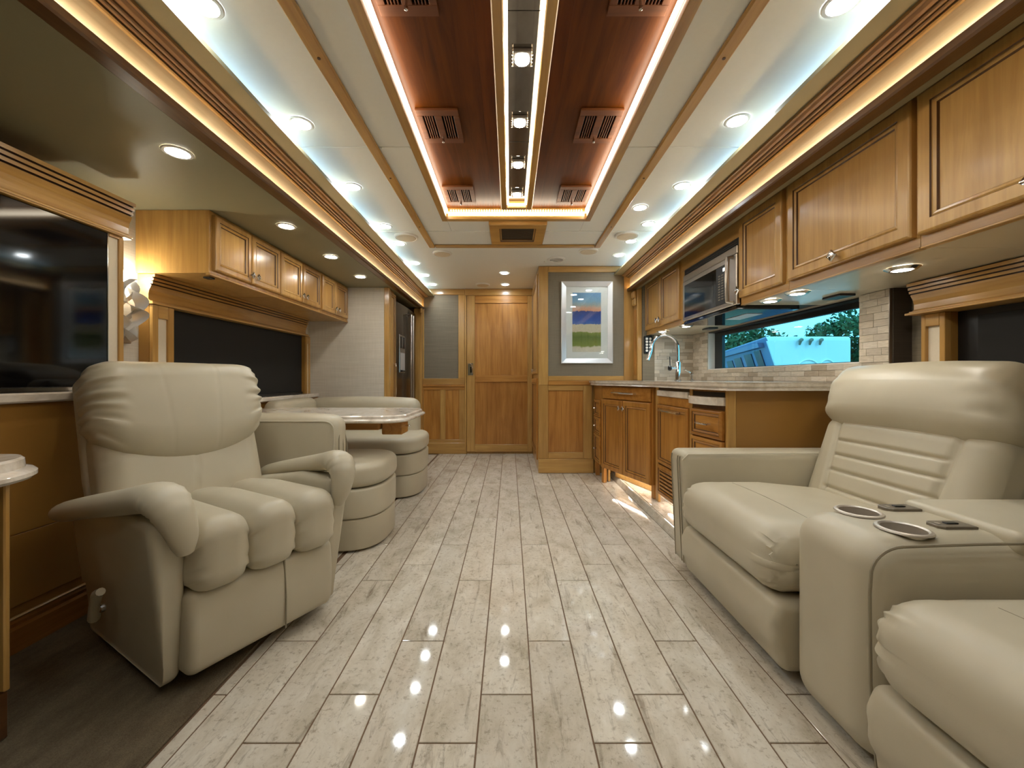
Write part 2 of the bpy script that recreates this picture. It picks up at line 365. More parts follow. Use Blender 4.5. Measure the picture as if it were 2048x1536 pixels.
# wood frame round the tray, tray sides, glossy veneer, LED runs
fr = struct(bx('trim_tray_left', TX0-.04, TX0, YN, TY1+.04, ZC-.012, ZC+.02, 'maple_y'))
struct(bx('trim_tray_right', TX1, TX1+.04, YN, TY1+.04, ZC-.012, ZC+.02, 'maple_y')); struct(bx('trim_tray_end', TX0+.001, TX1-.001, TY1, TY1+.04, ZC-.012, ZC+.02, 'maple_x'))
for a, b in ((TX0-.02, TX0), (TX1, TX1+.02)): struct(bx('trim_tray_side', a, b, YN, TY1+.02, ZC+.021, ZC+.084, 'maple_y'))
struct(bx('trim_tray_back', TX0+.001, TX1-.001, TY1, TY1+.02, ZC+.021, ZC+.084, 'maple_x'))
bw = (TX1-TX0-.002)/6
for i in range(6):
    for y0, y1 in ((YN, .62), (.62, TY1-.001)):
        bx('veneer_board', TX0+.001+bw*i, TX0+.001+bw*(i+1), y0, y1, ZC+.07, ZC+.084, 'panel_y', ceiling, .0004)
def led(name, x0, x1, y0, y1, z0, z1, mat, label): return tag(bx(name, x0, x1, y0, y1, z0, z1, mat, None, 0), label, 'LED strip')
led('led_strip', TX0+.001, TX0+.006, YN+.02, TY1-.012, ZC+.026, ZC+.056, 'led_tray', 'glowing warm LED strip along left side of wooden ceiling tray')
led('led_strip', TX1-.006, TX1-.001, YN+.02, TY1-.012, ZC+.026, ZC+.056, 'led_tray', 'glowing warm LED strip along right side of wooden ceiling tray')
es = thing('led_strip', (CX, TY1-.008, ZC+.026), 'glowing LED strip with mirrored dots across far end of wooden ceiling tray', 'LED strip')
bx('led_tape', TX0+.012, TX1-.012, TY1-.005, TY1-.001, ZC+.014, ZC+.040, 'led_tray', es, 0)
for i in range(52):
    x = TX0+.03+i*(TX1-TX0-.06)/51; bx('reflected_dot', x-.004, x+.004, TY1-.009, TY1-.002, ZC+.046, ZC+.054, 'led_tray', es, .001)  # glowing beads stand in for LED dots reflected in the veneer
# central light bar
lb = thing('ceiling_light_bar', (CX, 1.3, ZC), 'long wooden light bar with mirrored centre in middle of ceiling tray', 'light fixture')
bx('rail', CX-.105, CX-.066, YN, 2.735, ZC-.004, ZC+.069, 'maple_y', lb, .004); bx('rail', CX+.066, CX+.105, YN, 2.735, ZC-.004, ZC+.069, 'maple_y', lb, .004)
bx('end_rail', CX-.0655, CX+.0655, 2.698, 2.735, ZC-.004, ZC+.069, 'maple_x', lb, .004)
for i, (a, b) in enumerate(((YN, 1.30), (1.30, 2.02), (2.02, 2.697))): bx('mirror_panel', CX-.065, CX+.065, a+.0015, b-.0015, ZC+.040, ZC+.046, 'mirror', lb, .001)
bx('led_run', CX-.065, CX-.053, YN, 2.69, ZC+.012, ZC+.020, 'led_tray', lb, 0); bx('led_run', CX+.053, CX+.065, YN, 2.69, ZC+.012, ZC+.020, 'led_tray', lb, 0)
bx('led_run', CX-.052, CX+.052, 2.684, 2.696, ZC+.012, ZC+.020, 'led_tray', lb, 0)
for i, y in enumerate((.385, .75, 1.115, 1.48, 1.847, 2.21, 2.57)):  # the three nearest lie out of view, added for their light
    sp = tag(obj('square_spotlight', G().box(CX-.036, CX+.036, y-.036, y+.036, ZC+.024, ZC+.0395, .003), 'steel'), 'square mirrored spotlight in ceiling light bar, %s from its far end' % ORD[6-i], 'spotlight', 'square spotlights in the light bar')
    obj('lens', G().lathe([(.027, 0), (.027, .004), (.020, .007)], (CX, y, ZC+.0235), FR((0, 0, 0), (1, 0, 0), (0, -1, 0), (0, 0, -1)), 20), 'lamp_mirror', sp)
    for sx in (-1, 1):
        for j in range(4): bx('crystal_bead', CX+sx*.036-.0025, CX+sx*.036+.0025, y-.03+j*.017, y-.025+j*.017, ZC+.018, ZC+.0235, 'chrome', sp, .001)
# registers in the tray
def register(cx, y0, label):
    t = thing('air_register', (cx, y0+.13, ZC+.055), label, 'air vent', 'wooden ceiling registers')
    z0, z1 = ZC+.058, ZC+.0695; w = .098; y1 = y0+.256
    g = G()
    for a in ((cx-w, cx+w, y0, y0+.042), (cx-w, cx+w, y1-.042, y1)): g.box(*a, z0, z1, .002)
    for a in ((cx-w, cx-w+.026), (cx-.017, cx+.017), (cx+w-.026, cx+w)): g.box(*a, y0+.0421, y1-.0421, z0, z1, .001)
    obj('frame', g, 'register_x', t); bx('grille_back', cx-w+.02, cx+w-.02, y0+.04, y1-.04, z1-.0015, z1-.0005, 'slot', t, 0)  # matt black sheet puts the shade of the slots into the colour
    for s in (-1, 1):
        for j in range(4):
            x = cx+s*(.017+.0110*(j+1)); bx('slat', x-.0022, x+.0022, y0+.0425, y1-.0425, z0+.0005, z1-.0017, 'register_y', t, .0006)
    knob(FR((cx, y0+.20, z0), (1, 0, 0), (0, -1, 0), (0, 0, -1)), 0, 0, 0, t, .007)
for i, y in enumerate((2.532, 1.808, 1.086)):
    nm = ('farthest', 'middle', 'nearest')[i]
    register(CX-.379, y, 'square wooden ceiling register left of the light bar, %s of three' % nm); register(CX+.375, y, 'square wooden ceiling register right of the light bar, %s of three' % nm)
# outer ceiling rails with wood plugs
for s, x0, x1, nm in ((-1, -.705, -.652, 'left'), (1, .733, .786, 'right')):
    r = struct(bx('trim_ceiling_rail_'+nm, x0, x1, YN, 3.49, ZC-.018, ZC-.0005, 'maple_y', None, .006))
    for y in (1.0, 1.42, 2.27, 3.0): obj('plug', G().lathe([(.006, 0), (.006, .002)], ((x0+x1)/2, y, ZC-.0185), FR((0, 0, 0), (1, 0, 0), (0, -1, 0), (0, 0, -1)), 10), 'glaze_x', r)
struct(bx('trim_ceiling_rail_end', -.650, .731, 3.44, 3.49, ZC-.018, ZC-.0005, 'maple_x', None, .006))
# return-air grille
t = thing('return_air_grille', (.058, 3.12, ZC-.035), 'wood framed return air grille at far end of ceiling', 'air vent')
Fd = FR((0, 0, ZC-.0195), (1, 0, 0), (0, -1, 0), (0, 0, -1))
P = [(0, -.019), (0, .018), (.006, .022), (.075, .022), (.082, .014), (.088, .012), (.09, -.004)]
g = G().loops([rectloop(Fd, -.154, .27, -3.335, -2.90, i, h) for i, h in P], True, False, False, [0, 0, 0, 1, 0, 1]); obj('frame', g, ['maple_x', 'glaze_x'], t)
bx('filter', -.064, .18, 2.99, 3.245, ZC-.017, ZC-.014, 'filter', t, 0)
for j in range(12): y = 3.0+j*.0212; bx('slat', -.066, .182, y, y+.009, ZC-.026, ZC-.019, 'filter', t, .001)

# ------------------------------------------------------------------ fascias over the two slides (cove lighting)
def fascia(nm, fx, y0, y1):
    P = lambda pts: [(fx(x), z) for x, z in pts]
    Fy = FR((0, 0, 0), (1, 0, 0), (0, 0, 1), (0, 1, 0))
    def e(name, pts, mat, seg=()): return obj(name, G().ext(P(pts), Fy, y0, y1, seg), mat, root)
    root = struct(obj('trim_fascia_'+nm, G().ext(P([(-1.19, 1.861), (-1.161, 1.861), (-1.161, 2.124), (-1.19, 2.124)]), Fy, y0, y1), 'vinyl_slide'))
    e('soffit_board', [(-1.160, 2.031), (-.976, 2.031), (-.976, 2.048), (-.981, 2.048), (-.981, 2.039), (-1.160, 2.039)], 'vinyl_slide')
    e('crown_moulding', [(-1.160, 2.000), (-1.128, 2.000), (-1.128, 2.004), (-1.121, 2.004), (-1.121, 2.000), (-1.114, 2.001), (-1.112, 2.006), (-1.112, 2.012), (-1.106, 2.012), (-1.106, 2.006), (-1.099, 2.007), (-1.097, 2.012), (-1.097, 2.017), (-1.091, 2.017), (-1.088, 2.012), (-1.078, 2.016), (-1.070, 2.023), (-1.064, 2.023), (-1.063, 2.018), (-1.056, 2.020), (-1.055, 2.0305), (-1.160, 2.0305)], ['crown_y', 'glaze_y'], (2, 3, 7, 8, 12, 13, 16, 17))
    e('crown_bead', [(-1.135, 1.988), (-1.128, 1.990), (-1.125, 1.995), (-1.128, 1.9995), (-1.135, 1.9995)], 'maple_y')
    e('face_board', [(-1.160, 1.877), (-1.136, 1.877), (-1.136, 1.9995), (-1.160, 1.9995)], 'face_y')
    e('ledge', [(-1.160, 1.861), (-1.114, 1.861), (-1.107, 1.866), (-1.106, 1.884), (-1.109, 1.890), (-1.113, 1.890), (-1.113, 1.8765), (-1.160, 1.8765)], 'walnut_y')
    return root
mir = lambda x: 2*CX+.002-x
fascia('left', lambda x: x, YN, YF-.001); fascia('right', mir, YN, 4.115)
for nm, fx, y1 in (('left', lambda x: x, YF-.02), ('right', mir, 4.09)):
    a, b = sorted((fx(-1.1136), fx(-1.1131))); led('led_strip', a, b, YN, y1, 1.8775, 1.8885, 'led_warm', 'warm LED strip hidden behind %s fascia ledge' % nm)
    a, b = sorted((fx(-1.125), fx(-1.095))); led('led_strip', a, b, YN, y1, 2.0395, 2.043, 'led_cool', 'cool white LED strip in %s ceiling cove above crown moulding' % nm)

# ------------------------------------------------------------------ walls
struct(bx('wall_near', -2.1, 2.0, YN-.06, YN, 0, 2.2, 'vinyl_slide', None, 0))
wl = struct(bx('wall_left', XL-.06, XL, YN, 3.97, 0, 1.95, 'linen', None, 0))
struct(bx('ceiling_slide_left', XL-.02, -1.19, YN, 3.97, ZL, ZL+.03, 'vinyl_slide', None, 0))
struct(bx('wall_dinette_end', XL+.001, -1.243, 3.957, 3.985, 0, ZL-.001, 'linen', None, 0))
struct(bx('ceiling_slide_right', 1.281, 2.0, YN, 4.10, ZR, ZR+.03, 'vinyl_slide', None, 0))
struct(bx('ceiling_fridge', XL-.02, -1.19, 3.972, YF, ZL, ZL+.03, 'vinyl_slide', None, 0)); struct(bx('wall_fridge_back', XL-.06, XL, 3.972, YF, 0, 1.95, 'linen', None, 0))
wf = struct(bx('wall_far', XL-.02, .31, YF, YF+.05, 0, ZC-.001, 'maple_z', None, 0))
# ---- far wall: left panel
def px(x, y, Y): return ((x-1020)*Y/800, .97-(y-757)*Y/800)
def wrect(name, x0, y0, x1, y1, Y, d0, d1, mat, parent, ch=.002):
    a, zt = px(x0, y0, Y); b, zb = px(x1, y1, Y); return bx(name, a, b, Y-d1, Y-d0, max(zb, .0), zt, mat, parent, ch)
YW = YF
wrect('wallpaper_panel', 846, 588, 919, 759, YW, .0005, .006, 'grey_weave', wf, 0)
wrect('rail', 842, 578.5, 930, 590, YW, .0005, .020, 'maple_x', wf, .004); wrect('stile', 917, 590.1, 930, 756.9, YW, .0005, .020, 'maple_z', wf, .004)
wrect('stile', 840, 590.1, 848.5, 756.9, YW, .0005, .020, 'maple_z', wf, .004)
wrect('rail', 842, 757, 930, 768.9, YW, .0005, .020, 'maple_x', wf, .004); wrect('chair_rail', 842, 769, 930, 773.5, YW, .0005, .032, 'cherry_x', wf, .004)
wrect('rail', 842, 773.6, 930, 779.5, YW, .0005, .018, 'cherry_x', wf); wrect('rail', 842, 878.8, 930, 885, YW, .0005, .018, 'maple_x', wf)
for a, b in ((838, 848), (881, 891), (918.6, 930)): wrect('stile', a, 779.6, b, 878.7, YW, .0005, .018, 'maple_z', wf)
for a, b in ((848, 864), (864, 881), (891, 905), (905, 918.6)): wrect('board', a+.05, 779.7, b-.05, 878.6, YW, .0005, .008, 'cherry_z', wf, .001)
wrect('baseboard', 838, 885.1, 931.5, 907, YW, .0005, .030, 'maple_x', wf, .004)
wrect('casing', 930.2, 592, 933.4, 907, YW, .0005, .034, 'maple_z', wf, .003); wrect('casing', 930.2, 578.4, 1065.5, 591.6, YW, .0005, .026, 'maple_x', wf, .003)
# ---- sliding door
d1 = struct(bx('door_1', px(933.8, 0, YW)[0], .285, YW-.012, YW-.0006, .022, px(0, 592, YW)[1], 'cherry_z', None, .001))
def dr(name, x0, y0, x1, y1, a, b, mat, ch=.003): return wrect(name, x0, y0, x1, y1, YW, a, b, mat, d1, ch)
dr('stile', 934, 592.2, 950, 902.8, .0121, .028, 'maple_z'); dr('stile', 1055, 592.2, 1064, 902.8, .0121, .028, 'maple_z')
dr('rail', 950.1, 592.2, 1054.9, 607, .0121, .028, 'cherry_x'); dr('rail', 950.1, 750.5, 1054.9, 764, .0121, .028, 'cherry_x'); dr('rail', 950.1, 888, 1054.9, 902.8, .0121, .028, 'maple_x')
for (a, b) in ((950.2, 974.5), (974.5, 1001), (1001, 1021), (1021, 1054.8)):
    dr('board', a, 607.1, b, 750.4, .0121, .016, 'cherry_z', .0008); dr('board', a, 764.1, b, 887.9, .0121, .016, 'cherry_z', .0008)
Fw = FR((0, YW-.028, 0), (1, 0, 0), (0, 0, 1), (0, -1, 0)); a, z = px(941.5, 738.5, YW)
h = obj('latch', G().obox(Fw, a-.034, a+.034, z-.078, z+.078, .0003, .004, .001), 'chrome', d1)
obj('latch_cup', G().obox(Fw, a-.004, a+.018, z-.045, z+.03, .0045, .006, .001), 'black_gloss', h); obj('latch_pull', G().tube([Fw(a-.03, z+.07, .004), Fw(a-.005, z+.072, .03), Fw(a+.022, z+.05, .035), Fw(a+.026, z-.02, .03), Fw(a+.02, z-.06, .01)], .008, 8), 'chrome', h, 40)
# ---- picture wall: box closet with grey panel, wainscot, side doors
YP = 4.12; XP = .2936
wp = struct(bx('wall_picture', XP, 1.40, YP, YF+.04, 0, ZC-.0005, 'maple_z', None, .001))
def pr(name, x0, y0, x1, y1, a, b, mat, ch=.003): return wrect(name, x0, y0, x1, y1, YP, a, b, mat, wp, ch)
pr('wallpaper_panel', 1094, 543, 1249, 754, .0005, .006, 'grey_weave', 0)
pr('stile', 1077.2, 533.5, 1096, 770, .0005, .022, 'maple_z'); pr('stile', 1247, 533.5, 1270, 770, .0005, .022, 'maple_z')
pr('rail', 1096.1, 533.5, 1246.9, 545, .0005, .022, 'maple_x', .004); pr('rail', 1096.1, 752, 1246.9, 761.5, .0005, .022, 'maple_x', .004); pr('chair_rail', 1096.1, 761.6, 1246.9, 770, .0005, .03, 'cherry_x', .004)
pr('stile', 1077.2, 770.1, 1096, 917, .0005, .02, 'maple_z'); pr('stile', 1166, 770.1, 1184, 917, .0005, .02, 'maple_z'); pr('rail', 1096.1, 770.1, 1165.9, 781, .0005, .02, 'maple_x'); pr('rail', 1096.1, 904, 1165.9, 917, .0005, .02, 'maple_x')
for i in range(5): pr('board', 1096.2+i*13.95, 781.1, 1096.2+(i+1)*13.95, 903.9, .0005, .009, 'cherry_z', .0012)
pr('baseboard', 1076.4, 917.1, 1186, 945, .0005, .032, 'maple_x', .004)
Fs = FR((XP, YP, 0), (0, 1, 0), (0, 0, 1), (-1, 0, 0))
sd = door(Fs, .06, .95, 1.02, 2.06, wp, 'maple', .018, .07); knob(Fs, .48, 1.06, .018, sd)
door(Fs, .06, .95, .12, .97, wp, 'cherry', .018, .07)
for z in (1.9, 1.2): ob('hinge', Fs, .952, .965, z, z+.07, 0, .014, 'nickel', wp)
# framed picture
t = thing('framed_picture', (.79, YP-.02, 1.124), 'silver framed seascape print on grey wall panel', 'picture')
Fp = FR((0, YP-.0065, 0), (1, 0, 0), (0, 0, 1), (0, -1, 0)); A = (.524, 1.053, 1.124, 1.964)
g = G().loops([rectloop(Fp, *A, i, h) for i, h in ((0, 0), (0, .024), (.006, .027), (.040, .018), (.052, .014), (.052, .004))], True, True, False); obj('frame', g, 'silver', t)
ob('mat_board', Fp, A[0]+.05, A[1]-.05, A[2]+.05, A[3]-.05, .001, .006, 'mat_board', t, 0)
def art():
    m, nt, p = nodes('art'); tc = nd(nt, 'ShaderNodeTexCoord'); sx = nd(nt, 'ShaderNodeSeparateXYZ'); nt.links.new(tc.outputs['Generated'], sx.inputs[0])
    n = noise(nt, tc.outputs['Generated'], 5, 4, .6); n2 = noise(nt, tc.outputs['Generated'], 24, 4, .7, 2)
    a = nd(nt, 'ShaderNodeMath', operation='MULTIPLY_ADD'); a.inputs[1].default_value = .10; nt.links.new(n, a.inputs[0]); nt.links.new(sx.outputs['Z'], a.inputs[2])
    L = lambda *c: lin(c)
    col = ramp(nt, a.outputs[0], [(0, L(224, 220, 206)), (.13, L(216, 208, 184)), (.155, L(130, 146, 66)), (.30, L(96, 118, 48)), (.375, L(132, 148, 70)), (.385, L(208, 196, 168)), (.515, L(206, 198, 172)), (.525, L(70, 110, 180)), (.60, L(38, 84, 170)), (.735, L(26, 56, 132)), (.745, L(214, 150, 116)), (.80, L(206, 164, 138)), (.84, L(156, 168, 164)), (.9, L(120, 166, 196)), (1, L(104, 156, 200))])
    col = mix(nt, .35, col, ramp(nt, n2, [(.35, (.55, .55, .5, 1)), (.6, (1, 1, 1, 1))]), 'MULTIPLY'); nt.links.new(col, p.inputs['Base Color']); p.inputs['Roughness'].default_value = .5
art(); zt = lambda y: .97-(y-757)*YP/800
ob('print', Fp, (1144.3-1020)*YP/800, (1201.3-1020)*YP/800, zt(704), zt(586), .0065, .008, 'art', t, 0)
ob('glazing', Fp, A[0]+.051, A[1]-.051, A[2]+.051, A[3]-.051, .011, .0125, 'clear_glass', t, 0)

# ------------------------------------------------------------------ ceiling fittings
FD = FR((0, 0, 0), (1, 0, 0), (0, -1, 0), (0, 0, -1))
def meshof(g, mat, name):
    me = bpy.data.meshes.new(name); me.from_pydata(g.v, [], g.f); me.materials.append(MATS[mat]); me.polygons.foreach_set('use_smooth', [True]*len(me.polygons)); me.set_sharp_from_angle(angle=.6); me.update(); return me
ring = meshof(G().lathe([(.039, .001), (.041, .005), (.050, .005), (.054, .001)], (0, 0, 0), FD, 24, cap0=False, cap1=False), 'white', 'downlight_ring')
lensC = meshof(G().lathe([(.040, .001), (.038, .004), (.02, .006)], (0, 0, 0), FD, 20), 'lamp_ceiling', 'downlight_lens'); lensS = meshof(G().lathe([(.040, .001), (.038, .004), (.02, .006)], (0, 0, 0), FD, 20), 'lamp_slide', 'downlight_lens_slide')
nring = meshof(G().lathe([(.030, .001), (.034, .010), (.042, .010), (.055, .0005)], (0, 0, 0), FD, 24, cap0=False, cap1=False), 'nickel', 'puck_ring'); plens = meshof(G().lathe([(.031, .001), (.029, .009), (.012, .011)], (0, 0, 0), FD, 20), 'lamp_slide', 'puck_lens')
def downlight(x, y, z, label, grp, rg=ring, ln=lensC, name='downlight'):
    o = tag(inst(name, rg, (x, y, z-.0002), None), label, 'downlight', grp); inst('lens', ln, (x, y, z-.0002), o)
LY = [1.234, 1.81, 2.406, 3.03, 3.42, 4.0, 4.464, 4.91]
for i, y in enumerate([.64, .06]+LY):  # first two lie out of view, kept for the light they add
    if y > 1: downlight(-.945, y, ZC, 'round recessed downlight in left ceiling row, %s from the far wall' % ORD[9-i], 'downlights along the left ceiling')
    else: downlight(-.945, y, ZC, 'round recessed downlight in left ceiling row, overhead %s' % ('beside the camera' if y < .3 else 'ahead of the camera'), 'downlights along the left ceiling')
for i, (x, y) in enumerate([(1.02, .06), (1.02, .64), (1.021, 1.229), (1.016, 1.79), (1.03, 2.394), (1.03, 2.98), (1.016, 3.36), (1.02, 3.74)]): downlight(x, y, ZC, 'round recessed downlight in right ceiling row, %s from the picture wall' % ORD[7-i], 'downlights along the right ceiling')  # the two nearest are unseen and kept for their light
downlight(.878, 2.70, ZC, 'recessed downlight set inward of the right ceiling row', None)
downlight(-.06, 4.379, ZC, 'recessed downlight in ceiling before wooden door, the nearer one', None); downlight(-.06, 4.91, ZC, 'recessed downlight directly above top of wooden door', None)
for i, y in enumerate((1.589, 2.36, 2.95, 3.53)): downlight(-1.32, y, ZL, 'recessed downlight in lowered ceiling over the recliner' if i == 0 else 'recessed downlight beside dinette cabinets, %s from the fridge' % ORD[3-i], 'downlights in the left slide ceiling', ring, lensS)
spk = meshof(G().lathe([(.096, .0005), (.094, .012), (.086, .016), (.080, .012), (.02, .012)], (0, 0, 0), FD, 32), 'white', 'speaker')
grl = meshof(G().lathe([(.078, .0), (.074, .004), (.01, .006)], (0, 0, 0), FD, 32), 'cream', 'speaker_grille')
for x, y, s, l in ((-.844, 3.253, 1, 'round white ceiling speaker beside the left downlight row'), (.94, 3.22, 1, 'round white ceiling speaker among the right downlights'), (-.621, 3.68, .92, 'round white ceiling speaker at far left corner of ceiling rail'), (.706, 3.61, .92, 'round white ceiling speaker at far right corner of ceiling rail'), (-.334, 4.91, .92, 'small round white ceiling vent above left edge of wooden door')):
    o = tag(inst('ceiling_speaker', spk, (x, y, ZC), None), l, 'vent' if 'vent' in l else 'speaker'); o.scale = (s, s, 1); inst('grille', grl, (x, y, ZC-.0122), o)
o = tag(obj('air_vent', G().lathe([(.09, .0005), (.086, .010), (.066, .012), (.062, .003)], (.45, 3.876, ZC), FD, 28, cap1=False), 'white', None, 40), 'round white ceiling vent with dark opening near picture wall', 'vent')
obj('opening', G().lathe([(.063, .0005), (.063, .002)], (.45, 3.876, ZC), FD, 24), 'black', o)  # black disc paints the darkness inside the vent
for j in range(3): bx('vane', .45-.055, .45+.055, 3.846+j*.03-.002, 3.846+j*.03+.002, ZC-.009, ZC-.003, 'white', o, 0)
tag(obj('ceiling_sensor', G().lathe([(.012, 0), (.011, .006), (.004, .008)], (.345, 3.95, ZC), FD, 14), 'white', None, 40), 'tiny white ceiling sensor beside the round dark vent', 'sensor')

# ------------------------------------------------------------------ left slide: TV bay
t = thing('tv_valance', (-1.79, .9, 1.62), 'stepped wooden crown valance above the large television', 'valance')
Fy = FR((0, 0, 0), (1, 0, 0), (0, 0, 1), (0, 1, 0))
def crownprof(x0, z0, z1, xb, s=1):     # x0 = front, xb = back; stepped crown over a coved frieze
    h = z1-z0; q = [(xb, z0), (.012, z0), (.012, z0+.007), (.026, z0+.009), (.034, z0+.12*h), (.034, z0+.30*h), (.030, z0+.44*h), (.021, z0+.56*h), (.018, z0+.62*h), (.024, z0+.63*h), (.024, z0+.66*h), (.012, z0+.66*h), (.011, z0+.74*h), (.018, z0+.75*h), (.018, z0+.78*h), (.007, z0+.78*h), (.006, z0+.86*h), (.013, z0+.87*h), (.013, z0+.90*h), (.001, z0+.90*h), (0, z1), (xb, z1)]
    return [(x if abs(x) > .5 else x0+x*s, z) for x, z in q]
CSEG = (8, 9, 10, 12, 13, 14, 16, 17, 18)
y0v, y1v = YN+.01, 1.861
obj('crown', G().ext([(x*1, z) for x, z in crownprof(-1.74, 1.62, 1.78, -1.835, -1)], Fy, y0v, y1v, CSEG), ['maple_y', 'glaze_y'], t)
bx('frieze_lip', -1.835, -1.752, y0v, y1v-.004, 1.612, 1.6195, 'maple_y', t)
bx('backing', -1.99, -1.836, y0v, 1.76, 1.56, 1.775, 'cherry_y', t)
tv = thing('television', (-1.78, 1.2, .93), 'large black flat television on left wall', 'television')
bx('screen', -1.80, -1.768, .62, 1.757, .935, 1.611, 'black_gloss', tv, .003)
bx('bezel', -1.801, -1.7665, 1.7572, 1.7610, .935, 1.611, 'chrome', tv, .001)
fr = thing('television_side_frame', (-1.79, 1.79, .93), 'wooden side frame with cream insert right of television', 'frame')
bx('insert', -1.985, -1.772, 1.762, 1.806, .935, 1.598, 'cream', fr, 0); bx('stile', -1.985, -1.764, 1.8065, 1.828, .935, 1.611, 'maple_z', fr); bx('top_rail', -1.985, -1.764, 1.762, 1.806, 1.5985, 1.611, 'maple_y', fr, 0)
wl2 = struct(bx('wall_left_lower', XL+.001, XLW, YN, 1.94, .0085, .881, 'tan_panel', None, .001))
bx('wainscot_panel', XLW, XLW+.006, .9, 1.94, .42, .88, 'tan_panel', wl2, .001); bx('wainscot_panel', XLW, XLW+.006, .9, 1.94, .165, .417, 'tan_panel', wl2, .001)
bb = struct(obj('baseboard_left', G().ext([(XLW+.0065, .009), (XLW+.022, .009), (XLW+.022, .09), (XLW+.016, .10), (XLW+.02, .115), (XLW+.012, .13), (XLW+.0065, .13)], Fy, YN, 1.94), 'cherry_y'))
bx('cap_bead', XLW+.012, XLW+.026, YN, 1.94, .128, .138, 'maple_y', bb, .004)
ldg = tag(obj('marble_ledge', G().ext([(-1.999, .883), (-1.722, .883), (-1.716, .889), (-1.716, .912), (-1.722, .918), (-1.999, .918)], Fy, YN+.01, 1.93), 'marble'), 'long marble ledge under the television', 'ledge')
# low cabinet at the far left with bowed marble top
t = thing('console_cabinet', (-1.5, .8, .009), 'low wooden cabinet with black glass front at left edge', 'cabinet')
bx('body', -1.714, -1.352, .30, 1.068, .14, .692, 'cherry_z', t, .004); bx('plinth', -1.714, -1.345, .30, 1.074, .0095, .139, 'glaze_y', t, .004)
bx('corner_post', -1.3515, -1.335, 1.056, 1.070, .14, .692, 'maple_z', t, .003); bx('glass_front', -1.3515, -1.345, .34, 1.055, .15, .68, 'black_gloss', t, .001)
def bow(ins):
    pts = [(-1.714, .25+ins), (-1.33-ins, .25+ins)]
    for i in range(13):
        a = i/12*math.pi/2; pts.append((-1.42+(.155-ins)*math.cos(a), .965+(.20-ins)*math.sin(a)))
    pts.append((-1.714, 1.165-ins)); return pts
g = G(); L = []
for ins, z in ((.03, .694), (.008, .698), (0, .706), (0, .716), (.008, .724), (.022, .728), (.024, .750), (.030, .756)): L.append([(x, y, z) for x, y in bow(ins)])
obj('marble_top', g.loops(L, True, True, True), 'marble', t, 30)

# ------------------------------------------------------------------ dinette bay: window, valance, overhead cabinets
XV = -1.906
t = thing('dinette_valance', (-1.95, 2.9, 1.38), 'wooden crown valance over the dark dinette window', 'valance')
obj('crown', G().ext([(x, z) for x, z in crownprof(XV, 1.38, 1.5315, -1.998, -1)], Fy, 2.146, 3.80, CSEG), ['maple_y', 'glaze_y'], t); bx('lip', -1.998, XV-.004, 2.140, 3.81, 1.371, 1.3795, 'maple_y', t, .001)
for y0, y1, nm in ((2.152, 2.290, 'near'), (3.782, 3.85, 'far')):
    t = thing('window_side_frame', (-1.95, y0, .83), 'wooden side frame with cream insert at %s end of dinette window' % nm, 'frame')
    w = y1-y0; bx('backing', -1.998, XV-.036, y0, y1, .828, 1.370, 'tan_panel', t, 0)
    bx('stile', XV-.0355, XV-.016, y0, y0+w*.26, .828, 1.370, 'maple_z', t); bx('stile', XV-.0355, XV-.016, y1-w*.30, y1, .828, 1.370, 'maple_z', t); bx('rail', XV-.0355, XV-.016, y0+w*.26, y1-w*.30, 1.30, 1.370, 'maple_y', t, 0)
    bx('insert', XV-.0355, XV-.026, y0+w*.26, y1-w*.30, .828, 1.2995, 'cream', t, 0)
w2 = struct(bx('window_2', XL+.001, XL+.02, 2.2905, 3.7815, .828, 1.370, 'black', None, 0))
bx('shade', XL+.022, XL+.030, 2.2915, 3.7805, .835, 1.369, 'shade_black', w2, 0); obj('bottom_bar', G().tube([(XL+.034, 2.2915, .838), (XL+.034, 3.7805, .838)], .008, 8), 'black', w2)
tag(obj('marble_sill', G().ext([(-1.999, .791), (-1.866, .791), (-1.860, .797), (-1.860, .820), (-1.866, .826), (-1.999, .826)], Fy, 1.945, 3.90), 'marble'), 'marble window sill behind the dinette table', 'ledge')
struct(bx('wall_dinette_lower', XL+.001, -1.90, 1.9405, 3.956, 0, .790, 'cherry_y', None, .001))
XC = -1.605; DY = [(2.154, 2.455), (2.464, 2.761), (2.773, 3.057), (3.069, 3.357), (3.388, 3.632), (3.648, 3.915)]
Fl = FR((XC, 0, 0), (0, 1, 0), (0, 0, 1), (1, 0, 0))
for i in range(3):
    a0, a1 = DY[2*i], DY[2*i+1]; y0 = 2.133 if i == 0 else (DY[2*i-1][1]+a0[0])/2; y1 = (a1[1]+DY[2*i+2][0])/2 if i < 2 else 3.95
    t = thing('overhead_cabinet', (-1.8, (y0+y1)/2, 1.533), 'two-door wooden overhead cabinet above dinette, %s' % ('nearest, beside the wall sculpture', 'middle of the three', 'farthest, next to the linen wall')[i], 'cabinet', 'dinette overhead cabinets')
    bx('body', XL+.001, XC, y0+.0005, y1-.0005, 1.5335, ZL-.0005, 'maple_z', t, .002); bx('bottom_rail', XC-.02, XC+.006, y0+.0005, y1-.0005, 1.522, 1.5330, 'maple_y', t, .002)
    for j, (p, q) in enumerate((a0, a1)):
        d = door(Fl, p, q, 1.553, 1.850, t, 'maple', .022, .05); knob(Fl, (q-.022) if j == 0 else (p+.022), 1.598, .022, d)
tag(bx('cabinet_latch', -1.66, -1.62, 2.16, 2.20, 1.512, 1.5215, 'black', None, .003), 'small black sensor under nearest dinette overhead cabinet', 'sensor')
